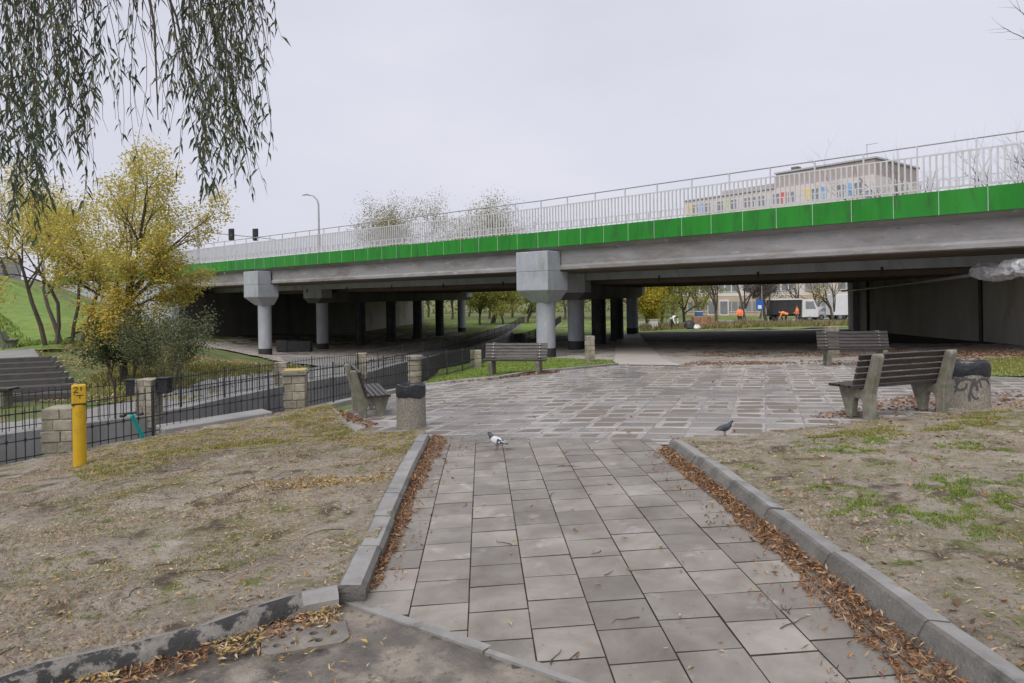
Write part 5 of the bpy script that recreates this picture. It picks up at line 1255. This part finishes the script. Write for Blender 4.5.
park_tree(600, 95, 8, 'green_leaf', 'green tree seen between the two central piers', 309, 1.0)
park_tree(646, 66, 5.6, 'gold_leaf', 'bright yellow tree beyond the walkway under the bridge', 310, 1.2, per=30, low=.33)
park_tree(661, 74, 7.5, 'lime_leaf', 'green and yellow tree with a thick trunk beyond the walkway', 311, 1.2, per=24, low=.4)
park_tree(684, 78, 8.0, 'lime_leaf', 'yellow green tree left of the white building front', 312, 1.2, per=22, low=.4)
park_tree(702, 90, 7.5, 'green_leaf', 'smaller green tree against the corner of the white building', 313, .9)
park_tree(716, 70, 8.5, None, 'thin bare tree with a straight stem before the white building', 314, .8, lev=3)
park_tree(745, 72, 8.5, None, 'bare tree with a dark trunk behind the worker in orange', 315, .9, lev=3)
park_tree(759, 84, 6.0, 'plum_leaf', 'dark plum coloured tree before the building', 316, .9, per=12)
park_tree(767, 69, 8.5, None, 'bare tree with a thick trunk beside the blue sign', 317, .9, lev=3)
park_tree(797, 82, 7.0, None, 'bare spreading tree behind the white lorry', 318, 1.2, lev=3)
park_tree(817, 79, 6.5, None, 'bare tree left of the parked silver car', 319, 1.2, lev=3)
park_tree(834, 66, 6.5, 'gold_leaf', 'small tree with few yellow leaves beside the white box van', 320, 1.0, per=2, dens=.4)
park_tree(940, 62, 18.0, None, 'bare tree rising above the railing right of the school block', 321, 1.0, lev=4)
park_tree(1012, 58, 16.5, None, 'bare tree above the railing at the right edge of the view', 322, 1.0, lev=4)
park_tree(1075, 60, 15, None, 'bare tree behind the bridge just outside the right edge', 323, 1.0, lev=3)
park_tree(8, 75, 11, None, 'bare thin tree behind the slope at the left edge', 324, 1.0, lev=4)
# bare tree whose twigs enter the top right corner
tb = (12.6, 12.2, T(12.6, 12.2) - .1); rr = random.Random(400); t = thing('bare_tree', 'bare tree at the right whose thin twigs reach into the top corner', 'tree', tb); wood = MB(); tips = []
wood.tube([tb, (12.5, 12.2, 2), (12.4, 12.3, 4), (12.2, 12.4, 6), (12.0, 12.4, 8.0)], [.2, .16, .13, .1, .05], 10)
for p0, p1 in (((12.4, 12.3, 4.6), D(1024, 38, 12.0)), ((12.3, 12.3, 5.2), D(1030, 20, 12.2))):
    d = (Vector(p1) - Vector(p0)); L = d.length; wood.tube([p0, Vector(p0).lerp(p1, .5) + Vector((0, 0, .12)), p1], [.05, .03, .014], 6)
    for k in range(4): grow(wood, tips, Vector(p1) - d * .12 * k, (d.normalized() + Vector((rr.uniform(-.3, .1), rr.uniform(-.4, .4), rr.uniform(-.35, .35)))).normalized(), .5, .009, 1, rr, (0, 4), .6, .6, .03, .12)
for k in range(6): grow(wood, tips, Vector((12.2, 12.4, 5.6 + .3 * k)), Vector((rr.uniform(0, 1), rr.uniform(-1, 1), .8)).normalized(), 1.8, .04, 3, rr, (0, 3, 3, 3), .6, .6, .06, .14)
wood.build('trunk', 'bark', t)

for k, (px, Y, H, kd, lab) in enumerate(((372, 118, 10, 'gold_leaf', 'far golden tree beside the grey end wall under the bridge'), (398, 122, 10, 'green_leaf', 'far green tree seen past the second dark column'), (414, 116, 9, 'gold_leaf', 'far yellow tree seen past the third dark column'), (441, 124, 11, 'green_leaf', 'far tall green tree left of the last pale column'), (468, 112, 9, 'green_leaf', 'far bushy green tree right behind the last pale column'), (489, 104, 9, 'green_leaf', 'far rounded tree behind the grove'), (512, 112, 10, 'green_leaf', 'far tall tree behind the grove'), (538, 108, 9, 'gold_leaf', 'far yellow tree just left of the central column'), (564, 100, 9, 'gold_leaf', 'far yellow tree between the two central columns'), (583, 106, 10, 'green_leaf', 'far green tree right of the second central column'), (620, 100, 10, 'gold_leaf', 'far golden tree showing at the row of columns'), (638, 96, 10, 'green_leaf', 'far green tree behind the bright yellow one'), (672, 98, 11, 'gold_leaf', 'far golden tree behind the thick trunked tree'), (655, 104, 10, 'gold_leaf', 'far pale yellow tree at the end of the walkway'))):
    park_tree(px, Y, H, kd, lab, 600 + k, 1.25, per=16, name='far_tree')
rr = random.Random(777); mb = MB()
for _ in range(15000):
    x = rr.uniform(-75, 40); h = 5 + 8 * float(vnoise(x * .11, 3.3)) + 2.5 * float(vnoise(x * .5, 8.3)); z = -1.6 + h * (1 - rr.random() ** 1.4); Y = 150 + rr.uniform(-5, 8); a = Vector((rr.gauss(0, 1), rr.gauss(0, 1), rr.gauss(0, 1))).normalized(); b_ = a.orthogonal().normalized(); r_ = rr.uniform(.18, .45); c_ = Vector((x, Y, z)); o = len(mb.v)
    for v in (c_ - a * r_, c_ + b_ * r_ * .6, c_ + a * r_, c_ - b_ * r_ * .6): mb.v.append(tuple(v))
    mb.face((o, o + 1, o + 2, o + 3))
o = mb.build('far_woodland', 'green_leaf'); o['kind'] = 'stuff'
# low dry planting along the street under the bridge view
rr = random.Random(501); mb = MB()
for _ in range(5200):
    px = rr.uniform(640, 862); Y = rr.uniform(59, 64); x = (px - CX) / F * Y; z = T(x, Y); H = rr.uniform(.12, .62) * (.5 + float(vnoise(px * .07, Y * .8))); a = rr.uniform(0, 6.28); o = len(mb.v); l = rr.uniform(0, .3)
    mb.v += [(x - .035, Y, z), (x + .035, Y, z), (x + math.cos(a) * l + .05, Y + math.sin(a) * l, z + H * .7), (x + math.cos(a) * l * 1.3, Y + math.sin(a) * l * 1.3, z + H)]; mb.face((o, o + 1, o + 2, o + 3))
o = mb.build('low_planting', 'dry_stalk'); o['kind'] = 'stuff'

# ================================================================== BUILDINGS BEYOND
fdir = Vector((-.625, .78, 0)).normalized(); gdir = Vector((fdir.y, -fdir.x, 0)); P0 = Vector((47.5, 90, 0)); UZ = Vector((0, 0, 1))
t = thing('school_building', 'long pale block with a brown top storey and coloured window panels behind the bridge', 'building', (47.5, 90, -1.7))
def bbox(t0, t1, g0, g1, z0, z1, name, m, par, mb=None):
    k = MB() if mb is None else mb; k.box(P0 + fdir * (t0 + t1) / 2 + gdir * (g0 + g1) / 2 + UZ * (z0 + z1) / 2, (t1 - t0, g1 - g0, z1 - z0), (fdir, gdir, UZ))
    return k.build(name, m, par) if mb is None else k
bbox(0, 30, 0, 15, 1.25, 16.9, 'wall', 'facade_pink', t); bbox(12, 29.9, -.07, 4, 1.26, 5.2, 'front_panel', 'facade_white', t); bbox(.02, 29.98, -.12, 14.9, -2.5, 1.22, 'ground_storey', 'facade_beige', t)
rf = bbox(0, 14, .3, 14, 16.92, 19.0, 'top_storey', 'facade_taupe', t); bbox(-.2, 14.2, .1, 14.2, 19.02, 19.25, 'roof', 'facade_grey', t)
bbox(14.1, 30.2, -.2, 15.2, 16.92, 17.1, 'roof', 'facade_grey', t); bbox(16, 25, 3, 9, 17.12, 18.2, 'roof_cabin', 'facade_taupe', t); bbox(11.6, 12.6, 2, 3, 19.26, 20.0, 'chimney', 'dark_concrete', t)
mb = MB(); a = P0 + fdir * 2.2 + gdir * 3; mb.tube([a + UZ * 19.2, a + UZ * 21.6], .05, 6); mb.beam(a + UZ * 21.5, a + UZ * 21.5 - fdir * 1.5, .06, .06); mb.build('antenna', 'rail_grey', t)
cols = {1: 'panel_blue', 4: 'panel_blue', 6: 'panel_yellow', 9: 'panel_red', 17: 'panel_green', 21: 'panel_blue', 23: 'panel_yellow'}
for row, z in enumerate((14.6, 11.4, 8.2, 5.0, 2.0, -1.1)):
    for k in range(24):
        tt = 1.6 + k * 1.18; par = t; off_ = -.14 if row == 5 else (-.09 if row in (3, 4) else -.02)
        if row == 0 and k in cols: bbox(tt, tt + .95, off_ - .04, off_ + .1, z, z + 1.6, 'colour_panel', cols[k], t); continue
        if row < 5 and k % 4 == 3: continue
        if row in (1, 2, 3): continue
        w = bbox(tt, tt + .95, off_ - .01, off_ + .08, z, z + 1.5, 'window', 'window_glass', t); bbox(tt - .05, tt + 1.0, off_ - .06, off_ + .1, z - .1, z - .02, 'sill', 'facade_white', w)
for k, tt in enumerate((22.0, 24.2)):
    dr = bbox(tt, tt + 1.7, -.20, -.05, -1.9, .7, 'door', 'facade_white', t); bbox(tt + .2, tt + 1.5, -.24, -.18, -1.5, .45, 'pane', 'window_glass', dr)
mb = MB(); c = P0 + fdir * .4 + gdir * -.35 + UZ * 14.0; mb.tube([c, c - gdir * .25], [.7, .85], 20); mb.build('satellite_dish', 'rail_grey', t)
c = D(-14, 262, 92); t = thing('kiosk_building', 'small grey flat roofed building with dark windows at the left edge above the slope', 'building', (c.x, c.y, 3.6))
MB().box((c.x, c.y, 5.6), (6.5, 4, 4.4)).build('wall', 'facade_grey', t); MB().box((c.x, c.y, 7.9), (6.9, 4.4, .18)).build('roof', 'dark_concrete', t)
for k in range(3): MB().box((c.x - 1.9 + k * 1.9, c.y - 2.03, 5.9), (1.2, .1, 1.3)).build('window', 'window_glass', t)

# ================================================================== VEHICLES
def wheel(x, y, z, r, par, ax=Vector((0, 1, 0))):
    w = MB().tube([Vector((x, y, z)) - ax * .11, Vector((x, y, z)) + ax * .11], r, 18).build('wheel', 'rubber', par); MB().tube([Vector((x, y, z)) - ax * .125, Vector((x, y, z)) + ax * .115], r * .55, 14).build('rim', 'hub_metal', w)
def at_px(px, Y): x = (px - CX) / F * Y; return x, Y, T(x, Y)
x, y, z = at_px(790, 72); t = thing('flatbed_lorry', 'white lorry with a dark open load box, workers standing beside it', 'lorry', (x, y, z))
MB().box((x - .7, y, z + 1.55), (2.9, 1.9, 1.5)).build('load_box', 'dark_tarp', t, bevel=.03); MB().box((x - .7, y, z + 2.36), (3.1, 2.05, .12)).build('box_roof', 'vehicle_white', t, bevel=.02); MB().box((x - .5, y, z + .72), (4.6, 1.0, .16)).build('chassis', 'iron_black', t)
cb = MB().prism([(0, .5), (1.65, .5), (1.65, 1.25), (1.25, 2.3), (.05, 2.35)], (x + .85, y, z), (1, 0, 0), (0, 0, 1), 1.95).build('cab', 'vehicle_white', t, bevel=.04)
MB().prism([(.35, 1.35), (1.4, 1.35), (1.12, 2.1), (.35, 2.12)], (x + .85, y, z), (1, 0, 0), (0, 0, 1), 1.98).build('side_window', 'window_glass', cb); MB().box((x + 2.45, y - .6, z + .85), (.12, .3, .2)).build('headlight', 'lamp_lens', cb)
for sx in (-1.5, 1.6):
    for sy in (-.85, .85): wheel(x + sx, y + sy, z + .38, .38, t)
x, y, z = at_px(829, 76); t = thing('parked_car', 'silver car parked beyond the low planting, left of the white box van', 'car', (x, y, z))
MB().prism([(-2.0, .3), (2.0, .3), (2.05, .75), (1.2, .9), (-1.9, .95), (-2.05, .8)], (x, y, z), (1, 0, 0), (0, 0, 1), 1.7).build('body', 'vehicle_silver', t, bevel=.08, seg=2); cb = MB().prism([(-1.7, .93), (1.1, .88), (.5, 1.42), (-1.1, 1.45)], (x, y, z), (1, 0, 0), (0, 0, 1), 1.5).build('cabin', 'vehicle_silver', t, bevel=.08, seg=2)
MB().prism([(-1.4, .97), (.85, .95), (.42, 1.36), (-1.0, 1.38)], (x, y, z), (1, 0, 0), (0, 0, 1), 1.54).build('side_window', 'window_glass', cb)
for sx in (-1.25, 1.25):
    for sy in (-.75, .75): wheel(x + sx, y + sy, z + .31, .31, t)
x, y, z = at_px(845, 74); t = thing('box_van', 'white box van parked at the street, partly behind the right abutment', 'van', (x, y, z))
MB().box((x, y, z + 1.65), (3.3, 2.0, 2.2)).build('load_box', 'vehicle_white', t, bevel=.03); cb = MB().prism([(0, .4), (1.6, .4), (1.6, 1.1), (1.1, 2.0), (0, 2.0)], (x + 1.67, y, z), (1, 0, 0), (0, 0, 1), 1.9).build('cab', 'vehicle_white', t, bevel=.04)
MB().prism([(.3, 1.15), (1.4, 1.15), (1.0, 1.85), (.3, 1.85)], (x + 1.67, y, z), (1, 0, 0), (0, 0, 1), 1.93).build('side_window', 'window_glass', cb)
for sx in (-1.0, 2.3):
    for sy in (-.85, .85): wheel(x + sx, y + sy, z + .36, .36, t)

# ================================================================== PEOPLE
def person(loc, rz, J, label, top, legs, sc=1.0, helmet=None):
    t = thing('person', label, 'person', loc, rz); me = bpy.data.meshes.new('body'); bm = bmesh.new(); ly = bm.verts.layers.skin.verify(); V = {}
    rad = dict(pel=.13, chest=.145, neck=.055, headb=.075, head=.10, headt=.075, sl=.06, sr=.06, el=.042, er=.042, hl=.035, hr=.035, fl=.03, fr=.03, hipl=.095, hipr=.095, kl=.06, kr=.06, al=.042, ar=.042, tl=.035, tr=.035)
    for k, p in J.items():
        v = bm.verts.new(Vector(p) * sc); v[ly].radius = (rad[k] * sc, rad[k] * sc); V[k] = v
    V['pel'][ly].use_root = True
    for a, b in (('pel', 'chest'), ('chest', 'neck'), ('neck', 'headb'), ('headb', 'head'), ('head', 'headt'), ('chest', 'sl'), ('sl', 'el'), ('el', 'hl'), ('hl', 'fl'), ('chest', 'sr'), ('sr', 'er'), ('er', 'hr'), ('hr', 'fr'), ('pel', 'hipl'), ('hipl', 'kl'), ('kl', 'al'), ('al', 'tl'), ('pel', 'hipr'), ('hipr', 'kr'), ('kr', 'ar'), ('ar', 'tr')): bm.edges.new((V[a], V[b]))
    bm.to_mesh(me); bm.free(); me.materials.append(M['skin']); ob = bpy.data.objects.new('body', me); C.objects.link(ob); ob.parent = t
    ob.modifiers.new('skin', 'SKIN'); sb = ob.modifiers.new('sub', 'SUBSURF'); sb.levels = 1; sb.render_levels = 1
    v = lambda k: Vector(J[k]) * sc
    jk = MB(); jk.tube([v('pel') - (v('chest') - v('pel')) * .15, v('pel').lerp(v('chest'), .5), v('chest'), v('chest').lerp(v('neck'), .7)], [.19 * sc, .185 * sc, .2 * sc, .08 * sc], 12, ell=[(1.1, .85)] * 4)
    for s_, e_2, h_ in (('sl', 'el', 'hl'), ('sr', 'er', 'hr')): jk.tube([v('chest').lerp(v(s_), .6), v(s_), v(e_2), v(h_)], [.09 * sc, .085 * sc, .065 * sc, .055 * sc], 8)
    jk.build('jacket', top, t, smooth=True, local=True)
    tr_ = MB()
    for a, b, c_ in (('hipl', 'kl', 'al'), ('hipr', 'kr', 'ar')): tr_.tube([v('pel').lerp(v(a), .6) + Vector((0, 0, .05)), v(a), v(b), v(c_)], [.12 * sc, .12 * sc, .08 * sc, .07 * sc], 8)
    tr_.build('trousers', legs, t, smooth=True, local=True)
    h = MB(); up = (v('headt') - v('headb')).normalized(); h.tube([v('head') + up * .01, v('head') + up * .07, v('headt') + up * .05, v('headt') + up * .085], [.108 * sc, .105 * sc, .07 * sc, .01], 10); h.build('helmet' if helmet else 'hair', helmet or 'hair', t, smooth=True, local=True)
    for s_ in ('al', 'ar'):
        f = v(s_); MB().tube([f + Vector((0, -.05, -.03)), f + Vector((0, .05, -.04)), f + Vector((0, .19, -.06))], [.05, .055, .03], 8).build('shoe', 'rubber', t, local=True)
    return t
stand = dict(pel=(0, 0, .95), chest=(0, .02, 1.32), neck=(0, .02, 1.5), headb=(0, .04, 1.57), head=(0, .05, 1.64), headt=(0, .05, 1.73), sl=(-.19, 0, 1.42), sr=(.19, 0, 1.42), el=(-.25, .02, 1.14), er=(.25, .05, 1.14), hl=(-.22, .16, .92), hr=(.2, .25, 1.0), fl=(-.21, .2, .84), fr=(.18, .33, 1.0), hipl=(-.1, 0, .9), hipr=(.1, 0, .9), kl=(-.12, .03, .5), kr=(.13, .06, .5), al=(-.13, 0, .09), ar=(.15, 0, .09), tl=(-.13, .15, .03), tr=(.16, .15, .03))
bend = dict(stand, chest=(0, .36, 1.08), neck=(0, .52, 1.12), headb=(0, .58, 1.12), head=(0, .64, 1.1), headt=(0, .71, 1.08), pel=(0, -.05, .92), sl=(-.19, .42, 1.05), sr=(.19, .42, 1.05), el=(-.2, .52, .78), er=(.2, .5, .78), hl=(-.12, .6, .55), hr=(.12, .6, .55), fl=(-.1, .62, .47), fr=(.1, .62, .47))
x, y, z = at_px(739.5, 65); person((x, y, z + .05), R(160), stand, 'person in an orange vest and dark trousers standing by a bare trunk', 'hi_vis', 'cloth_dark')
x, y, z = at_px(797, 66); person((x, y, z + .05), R(80), stand, 'person in orange and purple work clothes standing at the white lorry', 'hi_vis', 'cloth_purple')
x, y, z = at_px(786, 65.5); person((x, y, z + .05), R(75), bend, 'person in orange bending down to the left of the white lorry', 'hi_vis', 'cloth_dark')
x, y, z = at_px(672, 60); person((x, y, z), R(200), bend, 'person in pale clothes stooping near the thick trunked tree', 'sign_white', 'cloth_dark')

# ================================================================== STREET THINGS BEYOND
x, y, z = at_px(759.5, 68); t = thing('blue_sign', 'blue road sign with a white square on a tall grey pole', 'sign', (x, y, z))
MB().tube([(x + .25, y + .05, z), (x + .25, y + .05, z + 4.6)], .05, 8).build('pole', 'rail_grey', t); MB().box((x, y, z + 1.9), (.7, .04, 1.0)).build('plate', 'sign_blue', t, bevel=.01); MB().box((x, y - .024, z + 1.7), (.36, .008, .36)).build('symbol', 'sign_white', t)
x, y, z = at_px(702, 60); t = thing('brick_stack', 'stack of brown bricks on a pallet beside the street works', 'bricks', (x, y, z)); mb = MB(); rr = random.Random(5)
for k in range(7):
    for i in range(6):
        for j in range(3): mb.box((x - .72 + i * .29 + rr.uniform(-.012, .012), y - .3 + j * .3, z + .2 + k * .135), (.275, .28, .125))
mb.build('bricks', 'brick_stack', t); mb = MB()
for i in range(5): mb.box((x - .7 + i * .35, y, z + .12), (.12, 1.0, .03))
for j in (-.4, 0, .4): mb.box((x, y + j, z + .055), (1.7, .1, .09))
mb.build('pallet', 'grey_wood', t)
x, y, z = at_px(689, 59.5); t = thing('rubble_sack', 'dark heap of sacks beside the brick stack', 'sacks', (x, y, z)); mb = MB()
mb.lathe([(.35, 0), (.5, .12), (.45, .45), (.28, .72), (.1, .78)], 16, (x, y, z), .12, 3); mb.build('sack', 'dark_tarp', t, smooth=True); MB().lathe([(.25, 0), (.36, .1), (.3, .3), (.1, .42)], 14, (x + .55, y - .2, z), .14, 4).build('sack', 'vehicle_white', t, smooth=True)
x, y, z = at_px(698.5, 64); t = thing('portable_cabin', 'small blue portable cabin behind the brick stack', 'cabin', (x, y, z)); MB().box((x, y, z + .7), (.6, .6, 1.4)).build('body', 'cabin_blue', t, bevel=.03); MB().box((x, y, z + 1.45), (.64, .64, .1)).build('roof', 'facade_grey', t, bevel=.03); MB().box((x, y - .31, z + .68), (.42, .03, 1.2)).build('door', 'cabin_blue', t)
x, y, z = at_px(653, 60); t = thing('utility_box', 'small pale utility cabinet on the grass left of the trunks', 'cabinet', (x, y, z)); MB().box((x, y, z + .45), (.7, .4, .9)).build('body', 'facade_white', t, bevel=.02); MB().box((x, y, z + .93), (.78, .48, .06)).build('lid', 'facade_grey', t)
# street lamp and traffic lights on the bridge road
c = D(319, 235, 60); t = thing('street_lamp', 'grey street lamp with one curved arm standing on the bridge', 'street lamp', (c.x, c.y, 4.34)); zt = D(319, 200, 60).z
mb = MB(); mb.tube([(c.x, c.y, 4.34), (c.x, c.y, zt - .4), (c.x - .1, c.y, zt), (c.x - .45, c.y, zt + .38), (c.x - .9, c.y, zt + .45)], [.11, .075, .065, .055, .05], 10); mb.build('pole', 'rail_grey', t, smooth=True)
MB().tube([(c.x - .75, c.y, zt + .44), (c.x - 1.0, c.y, zt + .5), (c.x - 1.4, c.y, zt + .43)], [.06, .12, .05], 10, ell=[(1.3, .6)] * 3).build('lamp_head', 'rail_grey', t, smooth=True)
a = D(198, 231, 58); b = D(283, 240, 58); t = thing('signal_mast', 'thin grey mast arm carrying traffic lights above the bridge railing', 'mast', (a.x, a.y, 4.3)); mb = MB(); mb.tube([(a.x, a.y, 4.3), (a.x, a.y, a.z + .3)], .12, 10); mb.build('pole', 'rail_grey', t); MB().tube([a, b], [.07, .045], 8).build('arm', 'rail_grey', t)
for px, lab in ((231, 'black traffic light on the mast arm, nearer the yellow tree'), (255, 'black traffic light on the mast arm, farther from the yellow tree')):
    c = D(px, 234.5, 57.8); t = thing('traffic_light', lab, 'traffic light', (c.x, c.y, c.z)); MB().box((c.x, c.y, c.z), (.34, .3, .95)).build('housing', 'iron_black', t, bevel=.04); MB().box((c.x, c.y + .17, c.z), (.42, .03, 1.03)).build('back_board', 'iron_black', t)
    for k in (-.32, 0, .32): MB().tube([(c.x, c.y - .15, c.z + k), (c.x, c.y - .19, c.z + k)], .11, 14).build('lens', 'lens_dark', t)

# ================================================================== SCOOTER
b = D(146, 443, 11.3); tp = D(131.5, 415, 10.95); t = thing('kick_scooter', 'teal kick scooter with black handlebar leaning by the near iron fence', 'scooter', (b.x, b.y, b.z)); ax = (tp - b).normalized(); fd = Vector((.57, .82, 0)).normalized()
low = b - ax * .1
MB().tube([low, tp], .032, 12).build('stem', 'scooter_teal', t, smooth=True); sd = Vector((.9, -.25, .1)).normalized()
hb = MB().tube([tp - sd * .2 - Vector((0, 0, .01)), tp - sd * .1 + Vector((0, 0, .03)), tp + Vector((0, 0, .035)), tp + sd * .1 + Vector((0, 0, .03)), tp + sd * .2], .018, 8).build('handlebar', 'rubber', t, smooth=True)
for sg in (-1, 1): MB().tube([tp + sd * .13 * sg, tp + sd * .22 * sg], .024, 8).build('grip', 'rubber', hb)
dk = low + fd * .15; MB().beam(dk, dk + fd * .62, .15, .05).build('deck', 'scooter_teal', t, bevel=.015)
for k in (-.02, .84): q = low + fd * k - Vector((0, 0, .0)); MB().tube([q - Vector((.82, -.57, 0)) * .025, q + Vector((.82, -.57, 0)) * .025], .1, 18).build('wheel', 'rubber', t)

# ================================================================== PIGEONS
def pigeon(loc, rz, label, mats, s=1.0):
    t = thing('pigeon', label, 'pigeon', loc, rz); mb = MB(); P = [(-.185, .105, .010, 2.6, .5), (-.14, .115, .022, 1.7, .6), (-.08, .128, .042, 1.1, .9), (-.02, .135, .056, 1, 1), (.035, .145, .058, 1, 1), (.075, .168, .046, 1, 1), (.1, .198, .031, 1, 1), (.115, .222, .026, 1, 1), (.13, .236, .024, 1, 1), (.148, .236, .015, 1, 1), (.158, .232, .006, 1, 1), (.175, .226, .0015, 1, 1)]
    o = len(mb.v); mb.tube([Vector((p[0], 0, p[1])) * s for p in P], [p[2] * s for p in P], 14, ell=[(p[3], p[4]) for p in P])
    n = 14
    for i in range(len(mb.f)):
        ring = i // n if i < (len(P) - 1) * n else 0; mb.mi[i] = 0 if 2 <= ring <= 4 else (1 if ring >= 5 and ring < 9 else 2)
        if ring >= 9: mb.mi[i] = 2
    mb.cur = 3
    for sy in (-.022, .022):
        mb.tube([Vector((.0, sy, .09)) * s, Vector((-.005, sy, .045)) * s, Vector((.008, sy, .006)) * s], [.011 * s, .006 * s, .0045 * s], 6)
        for ta in (-.5, 0, .5): mb.tube([Vector((.008, sy, .006)) * s, Vector((.008 + .032 * math.cos(ta), sy + .032 * math.sin(ta), .003)) * s], [.0045 * s, .003 * s], 5)
    mb.build('body', mats, t, smooth=True, local=True)
    for sg in (-1, 1):
        w = MB(); W = [(.06, .15, .012), (.03, .152, .034), (-.03, .142, .04), (-.09, .128, .03), (-.15, .115, .014), (-.18, .108, .004)]
        w.tube([Vector((p[0], sg * (.044 - max(0, -p[0] - .02) * .2), p[1])) * s for p in W], [p[2] * s for p in W], 10, ell=[(.35, 1)] * 6)
        w.cur = 0; w.mi = [1 if 2 <= i // 10 <= 2 or i // 10 >= 4 else 0 for i in range(len(w.f))]
        w.build('wing', [mats[0], mats[2]], t, smooth=True, local=True)
        MB().tube([Vector((.128, sg * .020, .240)) * s, Vector((.128, sg * .0245, .240)) * s], .005 * s, 8).build('eye', 'lens_dark', t, local=True)
    return t
c = G(497, 450.5); pigeon((c.x, c.y, T(c.x, c.y) + .002), R(148), 'pale grey pigeon with dark head and barred wings walking on the slabs', ['pigeon_pale', 'pigeon_dark', 'pigeon_dark', 'pigeon_leg'], .76)
c = G(725, 437); zz = float(zright(np.array([c.x]), np.array([c.y]))[0]); pigeon((c.x, c.y, max(zz, T(c.x, c.y))), R(12), 'dark slate pigeon standing at the corner of the right lawn', ['pigeon_slate', 'pigeon_dark', 'pigeon_dark', 'pigeon_leg'], .66)
